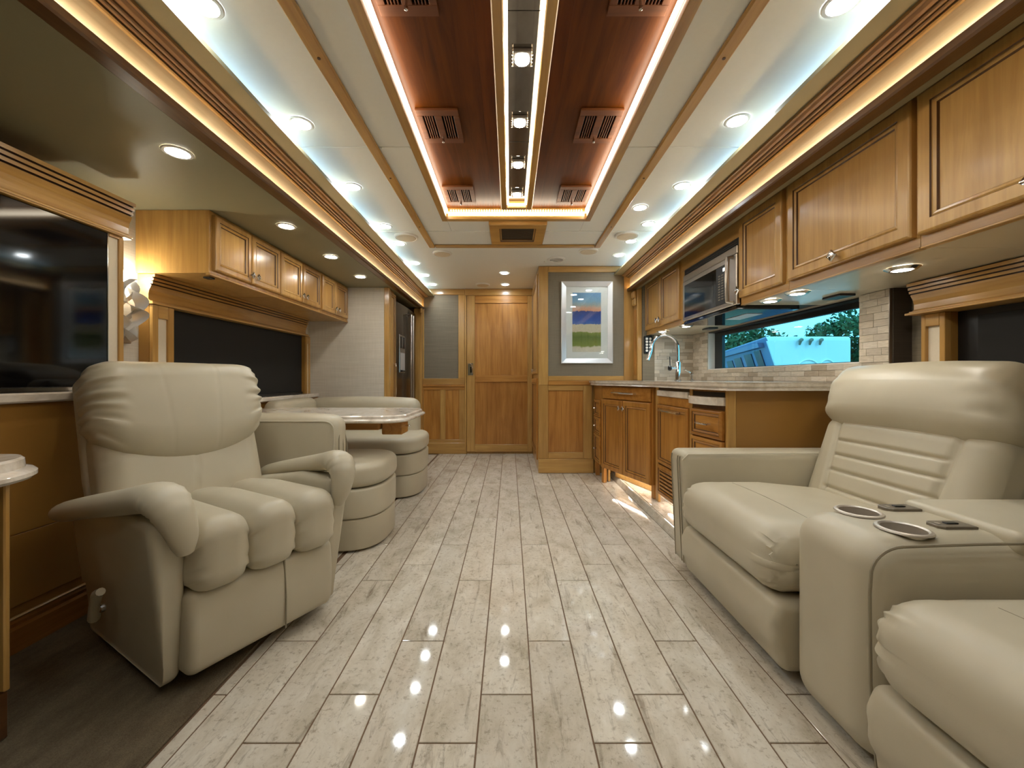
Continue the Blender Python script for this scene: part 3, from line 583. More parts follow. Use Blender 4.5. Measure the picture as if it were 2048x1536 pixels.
# metal ribbon wall sculpture (lit sconce)
t = thing('wall_sconce', (-1.97, 2.04, 1.15), 'twisted silver metal ribbon wall sconce beside the television', 'sconce')
bx('mount', -1.998, -1.965, 1.99, 2.08, 1.15, 1.22, 'steel', t, .004)
def ribbon(pts, w, tw):
    L = []; n = len(pts)
    for i, p in enumerate(pts):
        p = Vector(p); a = tw[0]+(tw[1]-tw[0])*i/(n-1); d = Vector((math.sin(a)*.5, math.cos(a), .35*math.sin(a*1.3))).normalized()
        ww = w*(.45+.55*math.sin(math.pi*(i+.6)/(n+.2))); nn = Vector((1, .2, .1)).normalized()*.0012
        L.append([p-d*ww-nn, p+d*ww-nn, p+d*ww+nn, p-d*ww+nn])
    return G().loops(L, True, True, True)
for k, (dx, dy) in enumerate(((0, 0), (.018, .03), (.03, -.012))):
    pts = [(-1.955+dx+.022*math.sin(i*.45+k*2.1), 2.035+dy*.5+.034*math.cos(i*.38+k*1.7), 1.165+i*.0155) for i in range(21)]
    obj('ribbon', ribbon(pts, .026+.005*k, (k*1.3, k*1.3+4.4)), 'silver', t, 60)
obj('lamp', G().lathe([(.012, 0), (.018, .02), (.010, .045)], (-1.972, 2.05, 1.475), None, 12), 'lamp_sconce', t)
tag(bx('switch_plate', -1.999, -1.992, 1.985, 2.05, .98, 1.09, 'black', None, .002), 'black switch plate low on wall beside television', 'switch')

# ------------------------------------------------------------------ fridge wall
XF = -1.19
t = thing('pantry_cabinet', (-1.4, 4.05, 0), 'tall narrow wooden pantry beside the fridge', 'cabinet')
bx('body', -1.9, XF-.022, 3.986, 4.186, .001, ZL-.001, 'maple_z', t, .002); bx('side_trim', -1.242, XF, 3.945, 3.9855, .001, ZL-.001, 'maple_z', t, .004)
Ff = FR((XF-.022, 0, 0), (0, 1, 0), (0, 0, 1), (1, 0, 0)); d = door(Ff, 3.99, 4.184, .08, 1.84, t, 'maple', .022, .045); pull(Ff, .78, 1.12, 4.09, .022, d, 'chrome', .006, True)
t = thing('refrigerator', (-1.5, 4.62, 0), 'dark stainless french-door refrigerator', 'refrigerator')
bx('body', -1.88, XF-.045, 4.195, 5.05, .03, 1.79, 'dark_steel', t, .004)
Fr = FR((XF-.044, 0, 0), (0, 1, 0), (0, 0, 1), (1, 0, 0))
def bowdoor(a0, a1, b0, b1):
    g = G(); n = 8; L = []
    for i in range(n+1):
        a = a0+(a1-a0)*i/n; c = .040+.016*(1-((a-4.622)/.43)**2); L.append([Fr(a, b0, 0), Fr(a, b1, 0), Fr(a, b1, c), Fr(a, b0, c)])
    return g.loops(L, True, True, True)
dl = obj('door', bowdoor(4.197, 4.618, .60, 1.78), 'dark_steel', t, 25); d2 = obj('door', bowdoor(4.626, 5.048, .60, 1.78), 'dark_steel', t, 25); d3 = obj('freezer_drawer', bowdoor(4.197, 5.048, .06, .592), 'dark_steel', t, 25)
for d, y in ((dl, 4.575), (d2, 4.668)):
    obj('handle', G().tube([Fr(y, .66, .052), Fr(y, .66, .105), Fr(y, 1.70, .105), Fr(y, 1.70, .052)], .011, 10), 'steel', d, 40)
obj('handle', G().tube([Fr(4.26, .55, .045), Fr(4.26, .555, .10), Fr(4.62, .56, .125), Fr(4.98, .555, .10), Fr(4.98, .55, .045)], .011, 10), 'steel', d3, 40)
ds = obj('dispenser', G().obox(Fr, 4.275, 4.50, 1.03, 1.445, .040, .056, .008), 'steel', dl); obj('display', G().obox(Fr, 4.295, 4.48, 1.30, 1.425, .0561, .058, .001), 'black_gloss', ds); obj('alcove', G().obox(Fr, 4.300, 4.475, 1.06, 1.25, .0561, .0575, .001), 'silver', ds); obj('drip_tray', G().obox(Fr, 4.31, 4.47, 1.045, 1.06, .0561, .075, .003), 'black', ds)
bx('edge_strip', XF-.044, XF-.004, 4.188, 4.1945, .06, 1.78, 'steel', t, .001)
pl = struct(bx('trim_slide_left', -1.22, -1.118, 5.06, YF-.021, .001, 1.859, 'maple_z', None, .006)); bx('corbel', -1.14, -1.105, 5.03, 5.0595, 1.79, 1.858, 'maple_z', pl, .008)

# ------------------------------------------------------------------ right slide shell: kitchen back wall with window
YE = 3.95
struct(bx('wall_kitchen_end', 1.31, 1.92, YE, YE+.03, 0, ZR-.0005, 'grey_weave', None, 0))
wr = struct(bx('wall_right', XR+.012, 1.90, 1.90, YE, 0, 1.05, 'grout_light', None, 0))
WY0, WY1, WZ0, WZ1 = 2.068, 3.66, 1.05, 1.392
bx('wall_upper', XR+.012, 1.90, 1.90, YE, WZ1, ZR, 'grout_light', wr, 0); bx('wall_pier', XR+.012, 1.90, 1.90, WY0, WZ0, WZ1, 'grout_light', wr, 0); bx('wall_pier', XR+.012, 1.90, WY1, YE, WZ0, WZ1, 'grout_light', wr, 0)
bx('edge_trim', XR-.001, XR+.012, 1.896, 1.9005, .95, 1.3985, 'steel', wr, 0)
struct(bx('wall_living_right', 1.9005, 1.94, YN, 1.8995, 0, ZR-.0005, 'grey_weave', None, 0)); struct(bx('wall_kitchen_return', XR+.0125, 1.90, 1.8905, 1.8955, 0, 1.3985, 'shaded_weave', None, 0))  # darker weave on the return: its shadow is put into the colour
# window
w1 = struct(bx('window_1', 1.872, 1.899, WY0+.001, WY1-.001, WZ1-.042, WZ1-.001, 'black', None, 0))
bx('frame', 1.872, 1.899, WY0+.001, WY1-.001, WZ0+.001, WZ0+.012, 'black', w1, 0); bx('frame', 1.872, 1.899, WY1-.13, WY1-.001, WZ0+.012, WZ1-.042, 'black', w1, 0); bx('frame', 1.872, 1.899, WY0+.001, WY0+.014, WZ0+.012, WZ1-.042, 'black', w1, 0)
bx('pane', 1.882, 1.885, WY0+.014, WY1-.13, WZ0+.012, WZ1-.042, 'window_glass', w1, 0)
bx('reveal', XR+.013, 1.871, WY0+.0005, WY0+.006, WZ0+.001, WZ1-.001, 'white', w1, 0); bx('reveal', XR+.013, 1.871, WY1-.006, WY1-.0005, WZ0+.001, WZ1-.001, 'white', w1, 0); bx('reveal', XR+.013, 1.871, WY0+.007, WY1-.007, WZ0+.0005, WZ0+.006, 'white', w1, 0)
bx('reveal', XR+.013, 1.871, WY0+.007, WY1-.007, WZ1-.010, WZ1-.0005, 'black', w1, 0)
# mosaic tiles
tm = {}
def mtile(parent, F, a0, a1, b0, b1):
    key = (round(a1-a0, 3), round(b1-b0, 3), F is Fbk)
    if a1-a0 < .006: return
    if key not in tm:
        F0 = FR((0, 0, 0), F.u, F.v, F.n); g = G().obox(F0, 0, a1-a0-.0012, 0, b1-b0-.0012, 0, .007, .0008); me = bpy.data.meshes.new('mosaic_tile'); me.from_pydata(g.v, [], g.f); me.materials.append(MATS['mosaic']); tm[key] = me
    inst('mosaic_tile', tm[key], F(a0, b0, random.uniform(0, .0016)), parent)
Fbk = FR((XR+.012, 0, 0), (0, -1, 0), (0, 0, 1), (-1, 0, 0)); Fen = FR((0, YE, 0), (1, 0, 0), (0, 0, 1), (0, -1, 0))
def field(parent, F, a0, a1, b0, b1, rh, w):
    nr = max(1, round((b1-b0)/rh)); rh = (b1-b0)/nr
    for r in range(nr):
        a = a0-random.choice([0, .25, .5, .75])*w
        while a < a1-.004:
            lo, hi = max(a, a0), min(a+w, a1)
            if a1-hi < .012: hi = a1
            mtile(parent, F, lo, hi, b0+r*rh, b0+(r+1)*rh); a = hi if hi > a+w*.9 else a+w
            if hi == a1: break
field(wr, Fbk, -YE+.002, -1.902, .951, WZ0, .033, .115); field(wr, Fbk, -WY0, -1.902, WZ0+.0005, WZ1+.006, .034, .083); field(wr, Fbk, -YE+.002, -WY1, WZ0+.0005, WZ1+.006, .034, .095)
field(bpy.data.objects['wall_kitchen_end'], Fen, 1.425, XR+.01, .951, 1.398, .034, .10)
# post of the slide opening with corbel
po = struct(bx('trim_slide_right', 1.262, 1.309, 3.965, 4.085, .952, 1.859, 'maple_z', None, .005)); bx('corbel', 1.225, 1.2615, 3.97, 4.06, 1.775, 1.845, 'maple_z', po, .012); bx('corbel', 1.236, 1.2615, 3.97, 4.06, 1.70, 1.7745, 'maple_z', po, .01); bx('flute', 1.255, 1.2619, 3.99, 4.06, 1.0, 1.66, 'cherry_z', po, .002)
# remote control holder
t = tag(bx('remote_control', 1.318, 1.405, YE-.020, YE-.0005, 1.215, 1.388, 'black', None, .006), 'black remote control panel with round buttons on grey wall by sink', 'remote')
for r in range(5):
    for c in range(2): obj('button', G().lathe([(.012, 0), (.011, .003)], (1.345+c*.034, YE-.0205, 1.36-r*.029), Fen, 12), 'white', t)

# ------------------------------------------------------------------ kitchen base cabinets and worktop
ZB, ZT = .906, .95
CP = [(.857, 4.06), (.857, 3.74), (1.096, 3.05), (1.110, 2.985), (1.124, 2.475), (1.163, 2.15), (1.163, 2.13)]
def poly_body(name, pts, z0, z1, mat, parent): return obj(name, G().prism(pts, z0, z1), mat, parent)
# three-drawer stack
t = thing('drawer_stack', (.95, 3.9, 0), 'narrow three-drawer wooden base unit against the picture wall', 'cabinet')
poly_body('body', [(.86, 4.058), (.862, 3.745), (1.05, 3.80), (1.25, 4.058)], .14, ZB-.001, 'cherry_z', t)
F, Ln = front((.86, 4.055), (.86, 3.745)); n_ = F.n
for j, (z0, z1) in enumerate(((.60, .765), (.43, .595), (.16, .425))):
    d = door(F, .03, Ln-.03, z0, z1, t, 'cherry', .018, .035, 'drawer', grain='y'); knob(F, Ln/2, (z0+z1)/2, .018, d, .010)
ob('foot', F, .02, .05, .001, .14, -.04, .0, 'cherry_z', t); ob('toe_kick', F, .05, Ln, .006, .139, -.08, -.06, 'maple_y', t)
# sink unit, set at an angle
F, Ln = front(CP[1], CP[2]); 
t = thing('sink_cabinet', (1.1, 3.45, 0), 'angled wooden sink cabinet with two doors and glowing toe-kick', 'cabinet')
poly_body('body', [(.863, 3.741), (1.094, 3.055), (1.79, 3.055), (1.79, 3.94), (1.32, 3.94), (1.05, 3.795)], .155, ZB-.001, 'cherry_z', t)
d = ob('false_front', F, .035, Ln-.02, .79, .895, .0005, .014, 'cherry_x', t); pull(F, Ln*.30, Ln*.72, .845, .014, d, 'chrome', .008)
mid = Ln*.49
d = door(F, .025, mid-.003, .150, .780, t, 'cherry', .022, .06); knob(F, mid-.03, .715, .022, d); d = door(F, mid+.003, Ln-.022, .150, .780, t, 'cherry', .022, .06); knob(F, mid+.03, .715, .022, d)
ob('leg', F, -.002, .032, .002, .155, -.035, -.001, 'cherry_z', t); ob('leg', F, Ln-.03, Ln+.005, SLF+.001, .155, -.045, -.001, 'cherry_z', t)
ob('toe_kick', F, .04, Ln-.03, .052, .154, -.14, -.12, 'maple_x', t); ob('toe_led', F, .07, Ln-.05, .146, .152, -.10, -.07, 'led_toe', t, 0)
# pull-out unit with vent
F, Ln = front(CP[3], CP[4])
t = thing('pullout_cabinet', (1.3, 2.73, SLF), 'wooden pull-out base unit with marble-edged board and louvred vent', 'cabinet')
bx('body', 1.126, 1.79, 2.478, 3.052, .14, ZB-.001, 'cherry_z', t, .001)
ob('stile', F, -.045, .008, SLF+.001, ZB-.001, -.01, .006, 'maple_z', t); ob('stile', F, Ln-.016, Ln-.001, .14, ZB-.001, -.01, .006, 'maple_z', t)
ob('gap_shade', F, .009, Ln-.017, .885, ZB-.002, .0, .001, 'black', t, 0); ob('cutting_board', F, .009, Ln-.017, .842, .884, .0, .020, 'marble', t, .004); ob('rail', F, .009, Ln-.017, .782, .841, .0, .006, 'cherry_x', t)  # black strip painted for the shade in the gap above the board
d = door(F, .010, Ln-.018, .350, .780, t, 'cherry', .02, .045); pull(F, .09, Ln-.12, .742, .02, d, 'chrome', .008)
d = door(F, .010, Ln-.018, .120, .340, t, 'cherry', .02, .045, 'vent_door', pan='glaze')
for j in range(5): ob('louvre', F, .058, Ln-.066, .172+j*.026, .186+j*.026, .010, .019, 'cherry_x', d)
ob('toe_kick', F, 0, Ln, SLF+.001, .139, -.12, -.10, 'maple_x', t); ob('toe_led', F, .02, Ln-.02, .131, .1385, -.085, -.06, 'led_toe', t, 0)
# drawer unit with bowed marble tray, and end panel
F, Ln = front(CP[4], CP[5])
t = thing('drawer_cabinet', (1.4, 2.3, SLF), 'wooden drawer unit with bowed marble tray at near end of worktop', 'cabinet')
poly_body('body', [(1.128, 2.476), (1.165, 2.152), (1.79, 2.152), (1.79, 2.476)], .14, ZB-.001, 'cherry_z', t)
ob('stile', F, .0005, .016, SLF+.001, ZB-.001, -.006, .006, 'maple_z', t)
ob('gap_shade', F, .017, Ln-.012, .868, ZB-.012, .0, .001, 'black', t, 0)  # black strip stands for the shade above the tray
L = []
for i in range(13):
    s = i/12; a = -.01+(Ln+.005)*s; o_ = .012+.05*math.sin(math.pi*s)**.7; L.append([F(a, .822, .0), F(a, .866, .0), F(a, .866, o_), F(a, .822, o_)])
obj('marble_tray', G().loops(L, True, True, True), 'marble', t); ob('recess_shade', F, .017, Ln-.012, .795, .821, .0, .001, 'glaze_x', t, 0)  # flat dark strip below the tray paints the shade of a recess
for z0, z1 in ((.632, .790), (.466, .624), (.300, .458), (.134, .292)):
    d = door(F, .018, Ln-.012, z0, z1, t, 'cherry', .022, .038, 'drawer', grain='y'); pull(F, Ln*.32, Ln*.66, (z0+z1)/2, .022, d, 'chrome', .005)
bx('corner_post', 1.158, 1.205, 2.129, 2.1515, SLF+.001, ZB-.001, 'maple_z', t, .003); bx('end_panel', 1.2055, 1.799, 2.132, 2.150, SLF+.001, ZB-.001, 'tan_panel', t, 0)
# worktop: ogee edge
def off(pts, d):
    out = []
    for i, p in enumerate(pts):
        a = Vector(p)-Vector(pts[i-1]); b = Vector(pts[(i+1) % len(pts)])-Vector(p); a.normalize(); b.normalize()
        na, nb = Vector((a.y, -a.x)), Vector((b.y, -b.x)); n = (na+nb).normalized(); k = d/max(.45, n.dot(na)); out.append((p[0]+n.x*k, p[1]+n.y*k))
    return out
WT = [(1.308, 4.083), (.845, 4.083), (.815, 4.06), (.812, 3.74), (1.055, 3.04), (1.070, 2.98), (1.083, 2.46), (1.120, 2.14), (1.14, 2.095), (1.19, 2.075), (1.798, 2.075), (1.798, 3.947), (1.315, 3.947), (1.30, 3.965)]
WT = [Vector(p) for p in WT]; fixed = {0, 10, 11, 12, 13}
def edge(d): 
    o = off([tuple(p) for p in WT], d); return [tuple(WT[i]) if i in fixed else o[i] for i in range(len(WT))]
g = G(); L = []
for d, z in ((.012, .9065), (0, .909), (-.003, .916), (-.001, .924), (.009, .927), (.011, .932), (.012, .944), (.018, .95)): L.append([(x, y, z) for x, y in edge(d)])
tag(obj('worktop', g.loops(L, True, True, True), 'marble'), 'beige marble kitchen worktop with angled ogee edge', 'worktop')
# faucet and soap pump
t = thing('faucet', (1.47, 3.5, ZT), 'tall chrome arched pull-down faucet with black lever knob', 'faucet')
obj('base', G().lathe([(.030, .0005), (.030, .008), (.022, .012), (.022, .16), (.017, .17)], (1.47, 3.5, ZT), None, 18), 'chrome', t, 40)
pth = [(1.47, 3.5, ZT+.16)]+[(1.47, 3.5, 1.12+.02*i) for i in range(6)]+[(1.355+.115*math.cos(a), 3.5, 1.235+.115*math.sin(a)) for a in [i*math.pi/14 for i in range(1, 14)]]+[(1.236, 3.5, 1.22)]
obj('spout', G().tube(pth, .0125, 12), 'chrome', t, 40); obj('spray_head', G().tube([(1.237, 3.5, 1.225), (1.226, 3.5, 1.19), (1.205, 3.5, 1.13)], [.0135, .017, .019], 12), 'chrome', t, 40)
obj('lever_hub', G().tube([(1.47, 3.5, 1.06), (1.405, 3.49, 1.06)], .012, 10), 'chrome', t, 40); obj('lever_knob', G().lathe([(.006, -.012), (.02, -.008), (.024, 0), (.02, .012), (.006, .016)], (1.396, 3.488, 1.06), FR((0, 0, 0), (0, 1, 0), (0, 0, 1), (-1, 0, 0)), 14), 'black', t, 40); obj('lever', G().tube([(1.396, 3.488, 1.07), (1.393, 3.488, 1.16)], .004, 8), 'black', t)
t = tag(obj('soap_pump', G().lathe([(.018, .0005), (.018, .01), (.010, .014), (.010, .05), (.014, .052), (.014, .07), (.004, .074)], (1.555, 3.42, ZT), None, 14), 'chrome', None, 40), 'small chrome soap pump beside the faucet', 'soap pump')
obj('nozzle', G().tube([(1.555, 3.42, 1.01), (1.50, 3.42, 1.045), (1.485, 3.42, 1.04)], .005, 8), 'chrome', t, 40)

# ------------------------------------------------------------------ kitchen overhead cabinets and microwave
XU, ZU = 1.349, 1.399
Fu = FR((XU, 0, 0), (0, 1, 0), (0, 0, 1), (-1, 0, 0))
def upper(y0, y1, label, doors, xb=XR+.011, kn=None):
    t = thing('overhead_cabinet', (1.58, (y0+y1)/2, ZU), label, 'cabinet', 'kitchen overhead cabinets')
    bx('body', XU, xb, y0+.0005, y1-.0005, ZU+.004, ZR-.0005, 'maple_y', t, 0); bx('underside', XU+.022, xb, y0+.0005, y1-.0005, ZU, ZU+.0035, 'laminate', t, 0); bx('bottom_rail', XU-.004, XU+.0215, y0+.0005, y1-.0005, ZU-.004, ZU+.0035, 'maple_y', t, .002)
    for j, (p, q, ka, kb) in enumerate(doors):
        d = door(Fu, p, q, 1.437, 1.893, t, 'maple', .024, .062); knob(Fu, ka, kb, .024, d, .025)
upper(3.138, 3.945, 'double-door kitchen overhead cabinet above the faucet', [(3.55, 3.93, 3.58, 1.49), (3.15, 3.542, 3.512, 1.49)])
upper(1.932, 2.334, 'single-door kitchen overhead cabinet between microwave and lift-up doors', [(1.955, 2.322, 2.300, 1.475)])
upper(1.314, 1.931, 'kitchen overhead cabinet with wide lift-up door and bottom knob', [(1.326, 1.918, 1.622, 1.468)], 1.899)
upper(.66, 1.313, 'overhead cabinet with wide lift-up door nearest camera on right', [(.69, 1.306, 1.0, 1.468)], 1.899)
struct(bx('cabinet_standin_near', XU, 1.899, YN, .659, ZU, ZR-.001, 'maple_y', None, 0))  # plain box standing in for the unseen rest of the overhead cabinets
t = thing('microwave', (1.55, 2.68, 1.38), 'built-in stainless over-range microwave with black glass door', 'microwave')
bx('body', XU+.002, XR+.01, 2.337, 3.136, 1.402, 1.80, 'black', t, 0); bx('surround', XU, XU+.02, 2.335, 3.137, 1.801, ZR-.001, 'maple_y', t, .001); bx('side_trim', XU, XU+.02, 3.066, 3.137, ZU, 1.80, 'maple_z', t, .001)
Fm = FR((XU-.001, 0, 0), (0, 1, 0), (0, 0, 1), (-1, 0, 0))
vs = ob('top_vent', Fm, 2.337, 3.062, 1.752, 1.798, 0, .012, 'black', t); 
for j in range(3): ob('vent_slat', Fm, 2.35, 3.05, 1.758+j*.013, 1.764+j*.013, .012, .016, 'black', vs, .001)
ob('top_strip', Fm, 2.337, 3.062, 1.704, 1.751, 0, .022, 'steel', t, .003)
dd = ob('door', Fm, 2.337, 3.062, 1.404, 1.7035, 0, .026, 'steel', t, .005)
L = []; 
gl = ob('door_glass', Fm, 2.412, 3.028, 1.430, 1.672, .0262, .028, 'black_gloss', dd, .001); ob('door_window', Fm, 2.60, 2.99, 1.455, 1.645, .0282, .0288, 'black_gloss', dd, 0)
pnl = ob('control_panel', Fm, 2.425, 2.56, 1.432, 1.668, .0282, .0295, 'black', dd, 0); ob('lcd', Fm, 2.436, 2.478, 1.632, 1.652, .0296, .0302, 'lcd', dd, 0)
for r in range(10):
    for c in range(3): ob('key', Fm, 2.434+c*.037, 2.458+c*.037, 1.460+r*.0165, 1.468+r*.0165, .0296, .0306, 'grey_plate', dd, .0005)
obj('handle', G().tube([Fm(2.372, 1.42, .028), Fm(2.372, 1.425, .058), Fm(2.372, 1.56, .064), Fm(2.372, 1.685, .058), Fm(2.372, 1.69, .028)], .013, 10), 'steel', dd, 40)
bx('base_grille', XU-.02, XR-.10, 2.345, 3.06, 1.376, 1.4015, 'black_gloss', t, .004); bx('lamp_cover', 1.48, 1.58, 2.5, 2.75, 1.373, 1.3757, 'silver', t, .001)
for x, y, l in ((1.374, 3.60, 'puck light under sink cabinet, nearer the grey end wall'), (1.43, 3.245, 'puck light under sink cabinet, next to microwave'), (1.424, 2.19, 'puck light under single-door cabinet, next to microwave'), (1.43, 1.99, 'puck light under single-door cabinet, nearer the sofa'), (1.52, 1.55, 'bright puck light under wide cabinet above sofa')): downlight(x, y, ZU-.001, l, 'undercabinet puck lights', nring, plens, 'puck_light')
for y in (3.4, 2.07): tag(bx('outlet_strip', 1.66, 1.74, y-.06, y+.06, ZU-.012, ZU-.0005, 'black', None, .003), 'black outlet strip under cabinet %s of window' % ('left' if y > 3 else 'right'), 'outlet')
# living-room window valance on the right
t = thing('sofa_valance', (1.85, .9, 1.26), 'rounded wooden crown valance above sofa window', 'valance')
obj('crown', G().ext([(x, z) for x, z in crownprof(1.783, 1.262, ZU-.006, 1.899, 1)], Fy, YN+.01, 1.80, CSEG), ['maple_y', 'glaze_y'], t); bx('lip', 1.778, 1.899, YN+.01, 1.805, 1.252, 1.2615, 'maple_y', t, .002)
t = thing('sofa_window_frame', (1.86, 1.73, .6), 'wooden side frame with cream insert beside sofa window', 'frame')
bx('backing', 1.86, 1.899, 1.684, 1.782, .6, 1.251, 'tan_panel', t, 0); bx('stile', 1.83, 1.8595, 1.764, 1.782, .6, 1.251, 'maple_z', t); bx('stile', 1.83, 1.8595, 1.684, 1.706, .6, 1.251, 'maple_z', t); bx('rail', 1.83, 1.8595, 1.7062, 1.7638, 1.198, 1.251, 'maple_y', t); bx('insert', 1.845, 1.8595, 1.7062, 1.7638, .6, 1.1978, 'cream', t, 0)
w3 = struct(bx('window_3', 1.885, 1.8995, .2, 1.683, .6, 1.251, 'black', None, 0)); bx('shade', 1.872, 1.880, .2, 1.60, .6, 1.225, 'shade_black', w3, 0)

# ------------------------------------------------------------------ dinette: two benches and a table
def dplan(xb, cx, cy, rx, ry, n=20): return [(xb, cy+ry), (xb, cy-ry)]+[(cx+rx*math.sin(a), cy-ry*math.cos(a)) for a in [i*math.pi/n for i in range(n+1)]]
def spow(v, e): return math.copysign(abs(v)**e, v)
def dplan2(xb, cx, cy, rx, ry, n=28, e=.72): return [(xb, cy+ry), (xb, cy-ry)]+[(cx+rx*spow(math.sin(a), e), cy-ry*spow(math.cos(a), e)) for a in [i*math.pi/n for i in range(n+1)]]
def dlayer(name, P, z0, z1, r, parent, top=0.0):
    """soft upholstered slab following a plan outline P(inset)"""
    L = []
    for i in range(5): a = i/4*math.pi/2; L.append([(x, y, z0+r*(1-math.sin(a))) for x, y in P(r*(1-math.cos(a)))][::1] if False else [(x, y, z0+r*(1-math.cos(a))) for x, y in P(r*(1-math.sin(a)))])
    for i in range(6): a = i/5*math.pi/2; L.append([(x, y, z1-r*(1-math.sin(a))) for x, y in P(r*(1-math.cos(a)))])
    if top:
        for i in range(1, 5): L.append([(x, y, z1+top*math.sin(i/4*math.pi/2)) for x, y in P(r+i*.05)])
    return obj(name, G().loops(L, True, True, True), 'leather', parent, 50)
def bench(label, P, loc, backf):
    t = thing('dinette_bench', loc, label, 'bench', 'dinette benches')
    dlayer('base_band', lambda i: P(i+.012), .012, .185, .012, t); dlayer('base_band', lambda i: P(i+.006), .188, .352, .014, t); dlayer('seat_cushion', lambda i: P(i), .355, .492, .045, t, .012)
    backf(t)
def nb_back(t):
    def df(P):
        P = P.copy(); k = np.clip((P[:, 0]-.25)/.22, 0, 1); P[:, 2] -= .02*k*k; return P
    obj('backrest', soft(FR((-1.385, 2.205, .50), (1, 0, 0), (0, 1, 0), (0, 0, 1)), (.93, .165, .56), .06, df), 'leather', t, 60)
    Fe = FR((-.917, 2.205, .5), (0, 1, 0), (0, 0, 1), (1, 0, 0))
    g = G()
    for dy in (-.055, 0, .05): g.tube([Fe(dy, -.26, -.001), Fe(dy, .10, -.002), Fe(dy*.6, .19, -.01), Fe(dy*.3, .235, -.035)], .0028, 6)
    obj('seam', g, 'seam', t)
    pth = [(-1.84, 2.124, .742)]+[(-.985+.05*math.sin(a), 2.124, .69+.052*math.cos(a)) for a in [i*math.pi/12 for i in range(7)]]+[(-.935, 2.124, .24)]
    obj('piping', G().tube(pth, .004, 6), 'piping', t, 40)
bench('cream leather dinette bench nearest recliner, back turned to camera', lambda i: dplan2(-1.84, -1.0, 2.475, .275-i, .285-i), (-1.3, 2.47, 0), nb_back)
def fb_back(t):
    def df(P):
        P = P.copy(); P[:, 2] += .018*np.clip(1-((P[:, 0])/.5)**2, 0, 1)*(P[:, 2] > 0); return P
    obj('backrest', soft(FR((-1.355, 3.735, .60), (1, 0, 0), (0, 1, 0), (0, 0, 1)), (1.03, .20, .37), .08, df), 'leather', t, 60)
    obj('side_bolster', soft(FR((-1.795, 3.30, .61), (1, 0, 0), (0, 1, 0), (0, 0, 1)), (.15, .62, .39), .07), 'leather', t, 60)
    obj('seam', G().tube([(-.93, 3.186, .02), (-.93, 3.188, .352)], .004, 6), 'seam', t)
bench('cream leather dinette bench against linen wall, facing camera', lambda i: dplan2(-1.72, -.98, 3.51, .25-i, .325-i), (-1.3, 3.5, 0), fb_back)
t = thing('dinette_table', (-1.25, 2.74, 0), 'marble topped dinette table with rounded aisle end', 'table')
def tplan(i):
    r = .14; x1, y0, y1, xb = -.63-i, 2.375+i, 3.10-i, -1.855; p = [(xb, y1), (xb, y0)]
    p += [(x1-r+r*math.sin(a), y0+r-r*math.cos(a)) for a in [k*math.pi/16 for k in range(9)]]; p += [(x1-r+r*math.cos(a), y1-r+r*math.sin(a)) for a in [k*math.pi/16 for k in range(9)]]; return p
obj('top', G().loops([[(x, y, z) for x, y in tplan(i)] for i, z in ((.03, .700), (.008, .702), (0, .710), (.001, .718), (.008, .723), (.018, .726), (.019, .740), (.025, .746))], True, True, True), 'marble', t, 35)
bx('apron', -1.60, -.84, 2.56, 2.92, .64, .699, 'cherry_x', t, .004); bx('support_arm', -.835, -.70, 2.60, 2.75, .605, .699, 'cherry_y', t, .006); knob(FR((-.70, 2.68, .655), (0, 1, 0), (0, 0, 1), (1, 0, 0)), 0, 0, 0, t, .008)
bx('pedestal', -1.50, -1.30, 2.84, 2.98, .001, .639, 'cherry_z', t, .01)

# ------------------------------------------------------------------ reclining sofa on the right
t = thing('reclining_sofa', (1.3, 1.0, 0), 'cream leather reclining sofa with cup holder console', 'sofa')
AX = ((1, 0, 0), (0, 1, 0), (0, 0, 1))
def arm_d(P):
    P = P.copy(); k = np.clip((P[:, 2]+.27)/.54, 0, 1); P[:, 0] += .02*(1-k)*(P[:, 0] < 0); P[:, 2] += .012*np.cos(np.clip(P[:, 1]/.09, -1, 1)*1.5)*(P[:, 2] > .2); return P
for y, nm in ((2.03, 0), (.16, 1)):
    a = obj('arm', soft(FR((1.30, y, .322), *AX), (.92, .165, .56), .035, arm_d), 'leather', t, 60)
    g = G()
    for dy in (-.052, -.028, .045): g.tube([(.8395, y+dy, .585), (.8365, y+dy, .56), (.848, y+dy, .30), (.860, y+dy, .06)], .0022, 6)
    obj('seam', g, 'seam', a)
    obj('piping', G().tube([(.842, y-.076, .572), (.87, y-.078, .600), (1.2, y-.079, .604), (1.7, y-.079, .604)], .003, 6), 'piping', a, 40)
def seat_d(P):
    P = P.copy(); x, y, z = P.T.copy(); fr = np.clip((-x-.12)/.2, 0, 1)
    P[:, 2] += .018*np.cos(np.clip(y/.36, -1, 1)*1.3)*(z > 0)-.03*np.clip((x-.0)/.3, 0, 1)*(z > 0)
    e = np.clip((np.abs(y)-.24)/.11, 0, 1)                              # gathered corners at the front roll
    s = np.arctan2(z, -x-.22); P[:, 0] += e*fr*.008*np.sin(s*26+1.1*np.sign(y)); P[:, 2] += e*fr*.006*np.cos(s*31)
    P[:, 1] *= 1-.03*fr*e; return P
def foot_d(P):
    P = P.copy(); x, y, z = P.T.copy(); P[:, 0] += -.022*np.cos(np.clip(z/.13, -1, 1)*1.5)*(x < 0)+.02*np.clip((.02-z)/.1, 0, 1)*(x < 0)
    e = np.clip((np.abs(y)-.27)/.08, 0, 1); P[:, 0] += e*.004*np.sin(z*90)*(x < 0); return P
LB = math.radians(18); bu = Vector((math.sin(LB), 0, math.cos(LB))); bn = Vector((-math.cos(LB), 0, math.sin(LB)))   # backrest up and front
